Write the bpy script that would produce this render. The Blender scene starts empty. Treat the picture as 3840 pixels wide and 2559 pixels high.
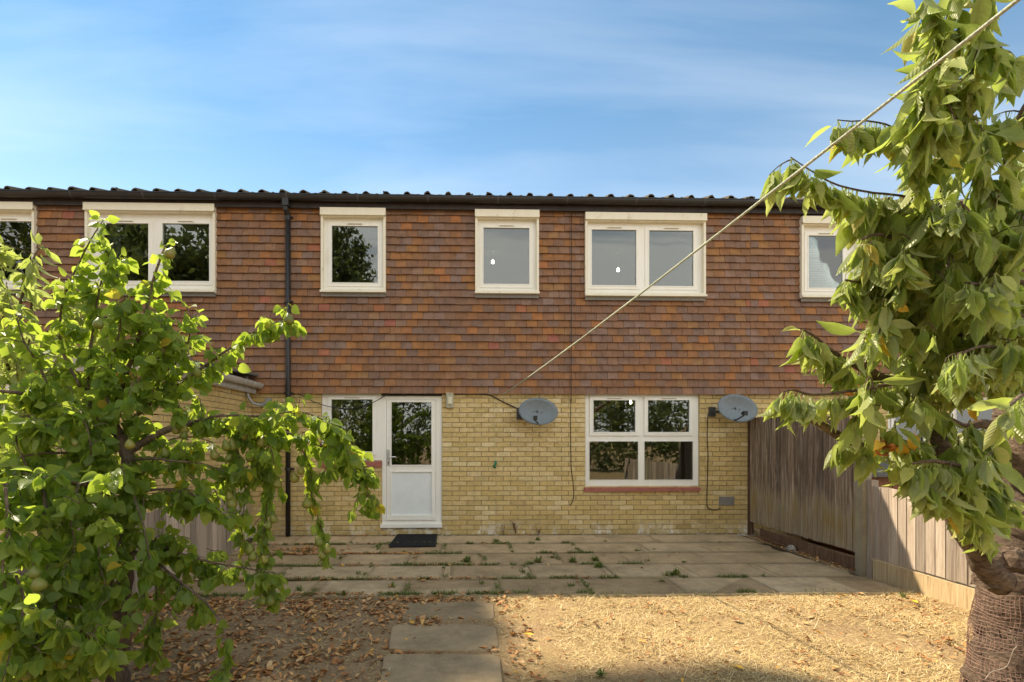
import bpy, math, random
import numpy as np
from mathutils import Vector, Matrix
R = math.radians
random.seed(7); np.random.seed(7)
SC = bpy.context.scene
COL = SC.collection

# ------------------------------------------------------------------ camera
PW, PH = 3840.0, 2559.0
FPX, CX, CY = 1900.0, 1800.0, 1650.0
YAW = R(1.5)
CAMY, CAMZ = -7.8, 1.467
cd = bpy.data.cameras.new('camera'); cam = bpy.data.objects.new('camera', cd); COL.objects.link(cam)
cam.location = (0, CAMY, CAMZ); cam.rotation_euler = (R(90), 0, -YAW)
cd.sensor_width = 36; cd.sensor_fit = 'HORIZONTAL'; cd.lens = 36 * FPX / PW
cd.shift_x = (PW / 2 - CX) / PW; cd.shift_y = (CY - PH / 2) / PW
cd.clip_start = 0.05; cd.clip_end = 2000
SC.camera = cam

# ------------------------------------------------------------------ sky and sun
SUN_EL, SUN_AZ = R(48), R(52.6)          # azimuth: from +Y (behind the house) towards -X
to_sun = Vector((-math.sin(SUN_AZ) * math.cos(SUN_EL), math.cos(SUN_AZ) * math.cos(SUN_EL), math.sin(SUN_EL)))
sd = bpy.data.lights.new('sun', 'SUN'); sun = bpy.data.objects.new('sun', sd); COL.objects.link(sun)
sd.energy = 3.9; sd.angle = R(0.4); sd.color = (1.0, 0.86, 0.66)
sun.rotation_euler = to_sun.to_track_quat('Z', 'Y').to_euler(); sun.location = (0, 0, 30)

W = bpy.data.worlds.new('World'); SC.world = W; W.use_nodes = True
wt = W.node_tree; wt.nodes.clear()
def wn(t, **k):
    n = wt.nodes.new(t)
    for a, b in k.items(): setattr(n, a, b)
    return n
L = wt.links.new
out = wn('ShaderNodeOutputWorld')
sky = wn('ShaderNodeTexSky', sky_type='NISHITA', sun_disc=False, sun_elevation=SUN_EL, sun_rotation=-SUN_AZ,
         altitude=0, air_density=1.0, dust_density=0.0, ozone_density=2.0)
bg = wn('ShaderNodeBackground'); bg.inputs[1].default_value = 0.075
hs = wn('ShaderNodeHueSaturation'); hs.inputs['Saturation'].default_value = 1.15; hs.inputs['Hue'].default_value = 0.485
L(sky.outputs[0], hs.inputs['Color']); L(hs.outputs[0], bg.inputs[0])
tc = wn('ShaderNodeTexCoord'); sp = wn('ShaderNodeSeparateXYZ'); L(tc.outputs['Generated'], sp.inputs[0])
def wm(op, a, b):
    n = wn('ShaderNodeMath', operation=op)
    for i, x in enumerate((a, b)):
        if isinstance(x, (int, float)): n.inputs[i].default_value = x
        else: L(x, n.inputs[i])
    return n.outputs[0]
zz = wm('MAXIMUM', wm('ADD', sp.outputs[2], 0.06), 0.02)
cb = wn('ShaderNodeCombineXYZ'); L(wm('DIVIDE', sp.outputs[0], zz), cb.inputs[0]); L(wm('DIVIDE', sp.outputs[1], zz), cb.inputs[1])
mp = wn('ShaderNodeMapping'); mp.inputs['Rotation'].default_value = (0, 0, R(14)); mp.inputs['Scale'].default_value = (0.42, 2.3, 1)
mp.inputs['Location'].default_value = (2.3, 1.9, 0); L(cb.outputs[0], mp.inputs[0])
nz = wn('ShaderNodeTexNoise'); nz.inputs['Scale'].default_value = 0.9; nz.inputs['Detail'].default_value = 7; nz.inputs['Roughness'].default_value = 0.52
nz.inputs['Distortion'].default_value = 0.5; L(mp.outputs[0], nz.inputs[0])
rp = wn('ShaderNodeValToRGB'); rp.color_ramp.elements[0].position = 0.43; rp.color_ramp.elements[1].position = 0.78
rp.color_ramp.elements[1].color = (0.20, 0.20, 0.20, 1); L(nz.outputs[0], rp.inputs[0])
# haze veil towards the horizon; thin bright cloud thickens towards -Y, as the grey sky mirrored in the panes shows
bg2 = wn('ShaderNodeBackground'); bg2.inputs[0].default_value = (1.0, 0.975, 0.93, 1); bg2.inputs[1].default_value = 0.80
veil = wm('MULTIPLY', wm('POWER', wm('SUBTRACT', 1.0, wm('MINIMUM', wm('ABSOLUTE', sp.outputs[2], 0), 1.0)), 4.0), 0.85)
back = wm('MULTIPLY', wm('MINIMUM', wm('MAXIMUM', wm('SUBTRACT', 0.25, sp.outputs[1]), 0.0), 1.0), wm('SUBTRACT', wm('MULTIPLY', nz.outputs[0], 4.2), 1.40))
fac = wm('MINIMUM', wm('ADD', wm('ADD', rp.outputs[0], veil), back), 0.95)
mx = wn('ShaderNodeMixShader'); L(fac, mx.inputs[0]); L(bg.outputs[0], mx.inputs[1]); L(bg2.outputs[0], mx.inputs[2])
L(mx.outputs[0], out.inputs[0])
SC.view_settings.view_transform = 'Standard'; SC.view_settings.look = 'None'
SC.view_settings.exposure = 1.28; SC.view_settings.gamma = 1.0

# ------------------------------------------------------------------ pixel -> place
cs, sn = math.cos(YAW), math.sin(YAW)
def ray(px, py):
    u, v = (px - CX) / FPX, (CY - py) / FPX
    return Vector((sn + u * cs, cs - u * sn, v))
CAM = Vector((0, CAMY, CAMZ))
def FP(px, py, y=0.0):
    d = ray(px, py); return CAM + d * ((y - CAMY) / d.y)
def GP(px, py, z=0.0):
    d = ray(px, py); return CAM + d * ((z - CAMZ) / d.z)
def PP(px, py, zc): return CAM + ray(px, py) * zc

# ------------------------------------------------------------------ materials
MATS = {}
class NT:
    def __init__(s, name):
        s.m = bpy.data.materials.new(name); s.m.use_nodes = True; s.t = s.m.node_tree; s.t.nodes.clear()
        s.out = s.n('ShaderNodeOutputMaterial'); MATS[name] = s.m
    def n(s, t, **k):
        x = s.t.nodes.new(t)
        for a, b in k.items(): setattr(x, a, b)
        return x
    def put(s, sock, v):
        if v is None: return
        if hasattr(v, 'is_linked'): s.t.links.new(v, sock)
        elif isinstance(v, tuple) and len(v) == 3 and sock.type == 'RGBA': sock.default_value = v + (1,)
        else: sock.default_value = v
    def math(s, op, a, b=0.0, clamp=False):
        x = s.n('ShaderNodeMath', operation=op, use_clamp=clamp); s.put(x.inputs[0], a); s.put(x.inputs[1], b); return x.outputs[0]
    def pos(s): return s.n('ShaderNodeNewGeometry').outputs['Position']
    def obj(s): return s.n('ShaderNodeTexCoord').outputs['Object']
    def mapped(s, vec, scale=(1, 1, 1), rot=(0, 0, 0)):
        x = s.n('ShaderNodeMapping'); s.put(x.inputs[0], vec); x.inputs['Scale'].default_value = scale; x.inputs['Rotation'].default_value = rot; return x.outputs[0]
    def noise(s, vec, scale, detail=4, rough=0.55, dist=0.0):
        x = s.n('ShaderNodeTexNoise'); s.put(x.inputs['Vector'], vec); x.inputs['Scale'].default_value = scale
        x.inputs['Detail'].default_value = detail; x.inputs['Roughness'].default_value = rough; x.inputs['Distortion'].default_value = dist; return x.outputs[0]
    def voro(s, vec, scale):
        x = s.n('ShaderNodeTexVoronoi'); s.put(x.inputs['Vector'], vec); x.inputs['Scale'].default_value = scale; return x.outputs['Distance']
    def rand(s):
        a = s.n('ShaderNodeAttribute', attribute_name='rnd').outputs['Fac']; o = s.n('ShaderNodeObjectInfo').outputs['Random']
        return s.math('FRACT', s.math('ADD', a, o))
    def ramp(s, fac, stops, interp='LINEAR'):
        x = s.n('ShaderNodeValToRGB'); s.put(x.inputs[0], fac); cr = x.color_ramp; cr.interpolation = interp
        while len(cr.elements) < len(stops): cr.elements.new(0.5)
        for e, (p, c) in zip(cr.elements, stops):
            e.position = p; e.color = (c if isinstance(c, tuple) else (c, c, c)) + (1,)
        return x.outputs[0]
    def mix(s, fac, a, b, mode='MIX'):
        x = s.n('ShaderNodeMix', data_type='RGBA', blend_type=mode); s.put(x.inputs[0], fac); s.put(x.inputs[6], a); s.put(x.inputs[7], b); return x.outputs[2]
    def mul(s, col, k):   # colour * grey factor
        return s.mix(1.0, col, k, 'MULTIPLY')
    def bump(s, h, strength, dist=0.01):
        x = s.n('ShaderNodeBump'); s.put(x.inputs['Height'], h); x.inputs['Strength'].default_value = strength; x.inputs['Distance'].default_value = dist; return x.outputs[0]
    def pbr(s, col, rough=0.8, spec=0.3, normal=None, metal=0.0):
        x = s.n('ShaderNodeBsdfPrincipled'); s.put(x.inputs['Base Color'], col); s.put(x.inputs['Roughness'], rough)
        x.inputs['Specular IOR Level'].default_value = spec; s.put(x.inputs['Normal'], normal); x.inputs['Metallic'].default_value = metal; return x.outputs[0]
    def done(s, sh): s.t.links.new(sh, s.out.inputs[0]); return s.m

def simple(name, col, rough=0.7, spec=0.3, nscale=30, namt=0.15, bump=0.0, metal=0.0):
    t = NT(name); p = t.pos(); n = t.noise(p, nscale, 5)
    k = t.ramp(n, [(0.25, 1 - namt), (0.75, 1 + namt)])
    return t.done(t.pbr(t.mul(t.mix(0.0, col, col), k), rough, spec, t.bump(n, bump) if bump else None, metal))

# hung tiles: brown, purple grey and orange, kiln variation inside each tile
t = NT('wall_tile'); p = t.pos(); v = t.rand()
c = t.ramp(v, [(0.0, (.165, .108, .085)), (.15, (.19, .112, .072)), (.34, (.205, .108, .060)), (.48, (.18, .122, .098)), (.6, (.21, .112, .058)), (.72, (.235, .118, .054)),
               (.80, (.26, .128, .052)), (.87, (.195, .138, .118)), (.93, (.25, .138, .056)), (.98, (.30, .132, .052)), (1.0, (.27, .10, .075))])
n1 = t.noise(p, 9, 4, .6); n2 = t.noise(p, 55, 4, .6)
c = t.mul(c, t.ramp(n1, [(.2, .72), (.8, 1.28)])); c = t.mul(c, t.ramp(n2, [(.2, .85), (.8, 1.15)]))
c = t.mix(t.math('MULTIPLY', t.ramp(t.noise(p, 3.1, 5, .7), [(.60, 0.0), (.78, 1.0)]), .35), c, (.26, .19, .16))
c = t.mix(1.0, c, (1.10, 1.045, .98), 'MULTIPLY')
t.done(t.pbr(c, .78, .28, t.bump(n2, .25, .004)))

t = NT('brick'); p = t.pos(); v = t.rand()
c = t.ramp(v, [(0, (.42, .31, .125)), (.2, (.49, .365, .16)), (.45, (.455, .335, .135)), (.6, (.53, .41, .20)), (.8, (.40, .30, .12)), (.92, (.58, .47, .26)), (1, (.36, .26, .105))])
n2 = t.noise(p, 70, 5, .65); n1 = t.noise(p, 14, 4, .6)
c = t.mul(c, t.ramp(n1, [(.2, .8), (.8, 1.2)])); c = t.mul(c, t.ramp(n2, [(.25, .84), (.75, 1.14)]))
sep = t.n('ShaderNodeSeparateXYZ'); t.put(sep.inputs[0], p)
# pale salt bloom in the upper middle of the wall, patchy brick by brick
wx = t.math('SUBTRACT', 1.0, t.math('MULTIPLY', t.math('ABSOLUTE', t.math('SUBTRACT', sep.outputs[0], 1.2)), .42), True)
wz = t.math('MULTIPLY', t.math('SUBTRACT', sep.outputs[2], .75), .9, True)
bl = t.math('MULTIPLY', t.math('MULTIPLY', wx, wz), t.ramp(t.noise(t.mapped(p, (1, 1, 2.6)), 7.5, 5, .7), [(.46, 0.0), (.66, 1.0)]), True)
c = t.mix(t.math('MULTIPLY', bl, .6), c, (.72, .64, .47))
# white efflorescence creeping up from the paving
ef = t.math('MULTIPLY', t.ramp(t.noise(t.mapped(p, (1, 1, .6)), 4.2, 6, .75), [(.5, 0.0), (.6, 1.0)]), t.math('SUBTRACT', 1.0, t.math('MULTIPLY', sep.outputs[2], 4.5), True), True)
c = t.mix(t.math('MULTIPLY', ef, .85), c, (.78, .76, .70))
gr = t.math('MULTIPLY', t.math('SUBTRACT', 1.0, t.math('MULTIPLY', sep.outputs[2], 2.2), True), t.ramp(t.noise(p, 2.5, 5), [(.3, .15), (.7, .75)]))
c = t.mix(t.math('MULTIPLY', gr, .55), c, (.16, .13, .055))
c = t.mul(c, t.ramp(v, [(0, 1.22), (1, 1.22)]))
t.done(t.pbr(c, .88, .2, t.bump(n2, .45, .006)))

t = NT('mortar'); p = t.pos(); n = t.noise(p, 60, 5, .7)
sep = t.n('ShaderNodeSeparateXYZ'); t.put(sep.inputs[0], p)
c = t.ramp(n, [(.25, (.29, .23, .125)), (.75, (.45, .365, .21))])
ef = t.math('MULTIPLY', t.ramp(t.noise(p, 3.1, 6, .75), [(.5, 0.0), (.58, 1.0)]), t.math('SUBTRACT', 1.0, t.math('MULTIPLY', sep.outputs[2], 3.6), True), True)
c = t.mix(ef, c, (.8, .78, .72))
t.done(t.pbr(c, .95, .1, t.bump(n, .5, .006)))

t = NT('upvc'); p = t.pos(); n = t.noise(t.mapped(p, (1, 1, .35)), 5, 5, .65)
c = t.ramp(n, [(.3, (.80, .78, .69)), (.6, (.84, .83, .77)), (.8, (.74, .70, .58))])
t.done(t.pbr(c, .38, .4))
t = NT('upvc_old'); p = t.pos(); n = t.noise(t.mapped(p, (1, 1, .5)), 9, 6, .75)
c = t.ramp(n, [(.28, (.50, .44, .30)), (.42, (.76, .71, .56)), (.7, (.80, .76, .62))])
t.done(t.pbr(c, .5, .35))
simple('door_panel', (.72, .76, .76), .4, .4, 8, .05)
t = NT('glass'); fr = t.n('ShaderNodeFresnel'); fr.inputs[0].default_value = 1.6
gl = t.n('ShaderNodeBsdfGlossy'); gl.inputs['Roughness'].default_value = 0.0; gl.inputs['Color'].default_value = (.95, .97, .95, 1)
nb = t.noise(t.pos(), 1.6, 2); bp = t.bump(nb, .05, .02); t.put(gl.inputs['Normal'], bp)
tr = t.n('ShaderNodeBsdfTransparent'); tr.inputs[0].default_value = (.66, .70, .68, 1)
ms = t.n('ShaderNodeMixShader'); t.put(ms.inputs[0], t.math('ADD', fr.outputs[0], .06)); t.t.links.new(tr.outputs[0], ms.inputs[1]); t.t.links.new(gl.outputs[0], ms.inputs[2])
t.done(ms.outputs[0])
simple('black_plastic', (.018, .017, .016), .42, .45, 14, .3)
simple('fascia_paint', (.030, .022, .018), .6, .35, 10, .45, .2)
t = NT('roof_concrete'); p = t.pos(); n = t.noise(p, 16, 6, .7)
t.done(t.pbr(t.ramp(n, [(.3, (.055, .045, .035)), (.5, (.13, .10, .07)), (.62, (.10, .10, .045)), (.75, (.30, .17, .10))]), .95, .15, t.bump(n, .8, .02)))
simple('red_sill', (.33, .115, .085), .6, .35, 22, .3, .1)
def pavemat(name, k):
    t = NT(name); p = t.pos(); v = t.rand(); o = t.n('ShaderNodeSeparateXYZ'); t.put(o.inputs[0], t.obj())
    n1 = t.noise(p, 2.2, 6, .65); n2 = t.noise(p, 120, 3, .6); n3 = t.noise(p, 11, 6, .7)
    c = t.ramp(v, [(0, (.27 * k, .192 * k, .105 * k)), (.35, (.335 * k, .245 * k, .138 * k)), (.7, (.37 * k, .275 * k, .16 * k)), (1, (.43 * k, .325 * k, .195 * k))])
    c = t.mul(c, t.ramp(n1, [(.25, .62), (.5, 1.0), (.75, 1.28)])); c = t.mul(c, t.ramp(n3, [(.25, .78), (.75, 1.2)])); c = t.mul(c, t.ramp(n2, [(.3, .84), (.7, 1.14)]))
    c = t.mix(t.math('MULTIPLY', t.ramp(t.noise(p, 5.5, 6, .8), [(.66, 0.0), (.74, 1.0)]), .45), c, (.48 * k, .43 * k, .36 * k))
    if name == 'paving':      # soil and algae worked into the rims of each slab
        ex = t.math('SUBTRACT', t.math('ABSOLUTE', o.outputs[0]), .36); ey = t.math('SUBTRACT', t.math('ABSOLUTE', o.outputs[1]), .215)
        ed = t.math('ADD', t.math('MULTIPLY', t.math('MAXIMUM', ex, ey), 13.0), t.math('MULTIPLY', t.math('SUBTRACT', n3, .55), 2.4), True)
        c = t.mix(t.math('MULTIPLY', ed, .72), c, (.125, .10, .05))
    t.done(t.pbr(c, .9, .2, t.bump(t.math('ADD', n2, n3), .45, .007)))
pavemat('paving', 1.2); pavemat('path_stone', .85)
simple('joint_soil', (.085, .066, .04), .95, .1, 60, .4, .6)
t = NT('soil'); p = t.pos(); n1 = t.noise(p, 3, 6, .65); n2 = t.noise(p, 45, 6, .75)
c = t.ramp(n2, [(.28, (.155, .10, .052)), (.5, (.31, .208, .112)), (.74, (.45, .325, .19))])
c = t.mul(c, t.ramp(n1, [(.3, .8), (.7, 1.25)]))
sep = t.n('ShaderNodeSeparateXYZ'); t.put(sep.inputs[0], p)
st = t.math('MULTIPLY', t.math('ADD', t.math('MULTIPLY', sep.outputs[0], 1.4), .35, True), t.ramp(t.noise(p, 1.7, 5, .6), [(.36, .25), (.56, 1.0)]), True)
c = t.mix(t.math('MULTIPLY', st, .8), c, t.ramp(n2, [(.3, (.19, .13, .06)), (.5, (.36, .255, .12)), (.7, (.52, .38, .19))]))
t.done(t.pbr(c, .95, .1, t.bump(n2, .8, .02)))
t = NT('straw'); v = t.rand()
t.done(t.pbr(t.ramp(v, [(0, (.38, .26, .10)), (.4, (.56, .41, .18)), (.8, (.66, .51, .25)), (1, (.72, .60, .36))]), .75, .25))
t = NT('green_blade'); v = t.rand()
c = t.ramp(v, [(0, (.07, .11, .022)), (.6, (.15, .20, .04)), (1, (.30, .29, .10))])
tl = t.n('ShaderNodeBsdfTranslucent'); t.put(tl.inputs[0], c); m2 = t.n('ShaderNodeMixShader'); m2.inputs[0].default_value = .3
t.t.links.new(t.pbr(c, .6, .3), m2.inputs[1]); t.t.links.new(tl.outputs[0], m2.inputs[2]); t.done(m2.outputs[0])
t = NT('dead_leaf'); v = t.rand(); n = t.noise(t.pos(), 60, 4)
c = t.ramp(v, [(0, (.22, .098, .038)), (.25, (.37, .17, .06)), (.5, (.48, .235, .08)), (.75, (.56, .315, .13)), (.93, (.58, .385, .19)), (1, (.62, .34, .05))])
t.done(t.pbr(t.mul(c, t.ramp(n, [(.3, .75), (.7, 1.2)])), .7, .3))

simple('yellow_leaf', (.62, .38, .035), .6, .3, 60, .2)
simple('orange_leaf', (.38, .145, .035), .75, .2, 40, .45)
def leafmat(name, stops, under, tcol, trans):
    t = NT(name); v = t.rand(); n = t.noise(t.pos(), 30, 4)
    uv = t.n('ShaderNodeAttribute', attribute_name='luv').outputs['Vector']; sp_ = t.n('ShaderNodeSeparateXYZ'); t.put(sp_.inputs[0], uv)
    av = t.math('ABSOLUTE', sp_.outputs[1]); ve = t.math('FRACT', t.math('MULTIPLY', t.math('SUBTRACT', sp_.outputs[0], t.math('MULTIPLY', av, .55)), 9.0))
    hv = t.math('ABSOLUTE', t.math('SUBTRACT', ve, .5))          # 0.5 on a side vein, 0 between two
    vein = t.math('MAXIMUM', t.ramp(hv, [(.36, 0.0), (.5, .7)]), t.ramp(av, [(.015, 1.0), (.05, 0.0)]))
    c = t.ramp(v, stops); c = t.mul(c, t.ramp(n, [(.3, .80), (.7, 1.18)])); c = t.mix(t.math('MULTIPLY', vein, .30), c, under)
    g = t.n('ShaderNodeNewGeometry').outputs['Backfacing']
    c = t.mix(t.math('MULTIPLY', g, .55), c, under)
    tl = t.n('ShaderNodeBsdfTranslucent'); t.put(tl.inputs[0], t.mix(.55, c, tcol))
    m2 = t.n('ShaderNodeMixShader'); m2.inputs[0].default_value = trans
    t.t.links.new(t.pbr(c, .38, .45, t.bump(t.math('SUBTRACT', t.math('MULTIPLY', hv, -1.0), t.math('MULTIPLY', n, .3)), .55, .006)), m2.inputs[1]); t.t.links.new(tl.outputs[0], m2.inputs[2]); t.done(m2.outputs[0])
leafmat('cherry_leaf', [(0, (.095, .155, .024)), (.25, (.17, .245, .04)), (.55, (.27, .345, .068)), (.85, (.40, .44, .12)), (.975, (.50, .50, .18)), (.988, (.62, .44, .05)), (1, (.6, .34, .03))],
        (.48, .51, .25), (.62, .74, .12), .52)
leafmat('pear_leaf', [(0, (.085, .165, .024)), (.4, (.14, .24, .032)), (.8, (.21, .30, .046)), (.965, (.29, .37, .055)), (.98, (.5, .42, .03)), (1, (.55, .34, .03))],
        (.22, .29, .09), (.66, .82, .06), .60)
leafmat('hedge_leaf', [(0, (.055, .09, .02)), (.6, (.12, .16, .032)), (1, (.24, .24, .06))], (.15, .18, .07), (.34, .40, .06), .3)
def bark(name, a, b, sc):
    t = NT(name); p = t.pos(); n = t.noise(t.mapped(p, (1, 1, sc)), 26, 7, .72, .6); f = t.noise(p, 6, 4)
    c = t.mul(t.ramp(n, [(.28, a), (.72, b)]), t.ramp(f, [(.3, .75), (.7, 1.25)]))
    t.done(t.pbr(c, .9, .2, t.bump(n, 1.0, .03)))
bark('cherry_bark', (.055, .035, .024), (.30, .215, .15), 1.9)
bark('pear_bark', (.07, .05, .036), (.25, .19, .14), .5)
t = NT('pear_skin'); p = t.pos(); v = t.rand(); n = t.noise(p, 35, 5, .7); sp_ = t.noise(p, 260, 2)
c = t.ramp(v, [(0, (.11, .15, .026)), (.5, (.16, .185, .034)), (1, (.22, .21, .042))])
c = t.mix(t.math('MULTIPLY', t.ramp(n, [(.5, 0.0), (.7, 1.0)]), .6), c, (.33, .20, .07)); c = t.mul(c, t.ramp(sp_, [(.3, .85), (.7, 1.1)]))
t.done(t.pbr(c, .42, .4))
def wood(name, dark, mid, pale, tide, algae):
    t = NT(name); p = t.pos(); v = t.rand(); sep = t.n('ShaderNodeSeparateXYZ'); t.put(sep.inputs[0], p)
    g = t.noise(t.mapped(p, (9, 9, .4)), 5, 8, .74, .5); s = t.noise(t.mapped(p, (3, 3, .5)), 2.3, 5, .6)
    c = t.ramp(g, [(.28, dark), (.5, mid), (.72, pale)])
    c = t.mul(c, t.ramp(v, [(0, .66), (.5, 1.0), (1, 1.4)]))
    if tide:   # old water mark: pale washed wood with yellow algae in the lower third
        e = t.math('ADD', t.math('MULTIPLY', t.math('SUBTRACT', .82, sep.outputs[2]), 6.0), t.math('MULTIPLY', t.math('SUBTRACT', s, .5), 5.5), True)
        c = t.mix(t.math('MULTIPLY', e, .8), c, t.ramp(g, [(.3, (.20, .145, .085)), (.6, (.42, .35, .24)), (.8, (.5, .44, .33))]))
        a2 = t.math('MULTIPLY', t.math('MULTIPLY', e, t.math('SUBTRACT', 1.0, t.math('MULTIPLY', t.math('ABSOLUTE', t.math('SUBTRACT', sep.outputs[2], .5)), 3.2), True)), t.ramp(s, [(.42, 0.0), (.6, 1.0)]))
        c = t.mix(t.math('MULTIPLY', a2, .75), c, (.30, .20, .05))
    if algae: c = t.mix(t.math('MULTIPLY', t.ramp(s, [(.5, 0.0), (.7, 1.0)]), algae), c, (.20, .17, .07))
    kn = t.math('SUBTRACT', 1.0, t.math('MULTIPLY', t.voro(t.mapped(p, (1, 1, .6)), 9), 14.0), True)
    c = t.mix(t.math('MULTIPLY', kn, .6), c, dark)
    t.done(t.pbr(c, .88, .2, t.bump(g, .7, .01)))
wood('fence_dark', (.050, .033, .022), (.20, .142, .096), (.60, .49, .38), True, 0)
wood('fence_pale', (.17, .12, .085), (.40, .325, .25), (.52, .44, .35), False, .12)
wood('fence_left', (.18, .135, .10), (.42, .34, .265), (.54, .45, .36), False, .1)
wood('board_wood', (.20, .13, .06), (.42, .31, .17), (.52, .42, .26), False, .2)
wood('rotten_wood', (.035, .02, .013), (.115, .065, .038), (.22, .14, .09), False, .05)
t = NT('post_concrete'); p = t.pos(); n = t.noise(p, 130, 3); n1 = t.noise(p, 5, 4)
c = t.mul(t.ramp(n, [(.3, (.24, .20, .13)), (.7, (.42, .36, .25))]), t.ramp(n1, [(.3, .8), (.7, 1.15)]))
t.done(t.pbr(c, .95, .1, t.bump(n, .8, .008)))
simple('rope', (.44, .47, .36), .85, .15, 160, .35, .6)
simple('netting', (.30, .185, .145), .7, .25, 40, .35)
simple('dish_grey', (.155, .185, .20), .45, .4, 20, .12)
simple('dark_metal', (.05, .05, .052), .5, .4, 30, .3)
simple('galvanised', (.34, .35, .35), .45, .5, 25, .2, 0, .4)
simple('grey_gutter', (.42, .40, .36), .55, .3, 12, .3)
simple('vent_grey', (.21, .20, .18), .7, .3, 40, .2)
simple('steel', (.55, .55, .53), .3, .5, 20, .1, 0, .6)
simple('lamp_housing', (.40, .37, .26), .5, .4, 20, .15)
simple('lamp_lens', (.62, .58, .42), .3, .5, 20, .1)
simple('rubber_mat', (.022, .022, .024), .85, .2, 60, .4, .5)
simple('plaster', (.30, .285, .26), .9, .1, 6, .05)
simple('carpet', (.22, .19, .16), .95, .05, 30, .1)
simple('felt', (.14, .135, .125), .95, .1, 40, .3, .5)
simple('brown_paint', (.20, .08, .035), .6, .3, 20, .25, .2)
simple('curtain_cloth', (.50, .52, .50), .9, .1, 12, .1)
simple('blind_white', (.78, .78, .76), .6, .2, 10, .03)
simple('green_twine', (.05, .22, .12), .7, .2, 80, .3)
simple('dry_stalk', (.12, .06, .04), .8, .2, 60, .3)
simple('stone', (.36, .33, .28), .9, .2, 40, .3, .6)
t = NT('bulb'); e = t.n('ShaderNodeEmission'); e.inputs[0].default_value = (1, .86, .62, 1); e.inputs[1].default_value = 14; t.done(e.outputs[0])

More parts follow.
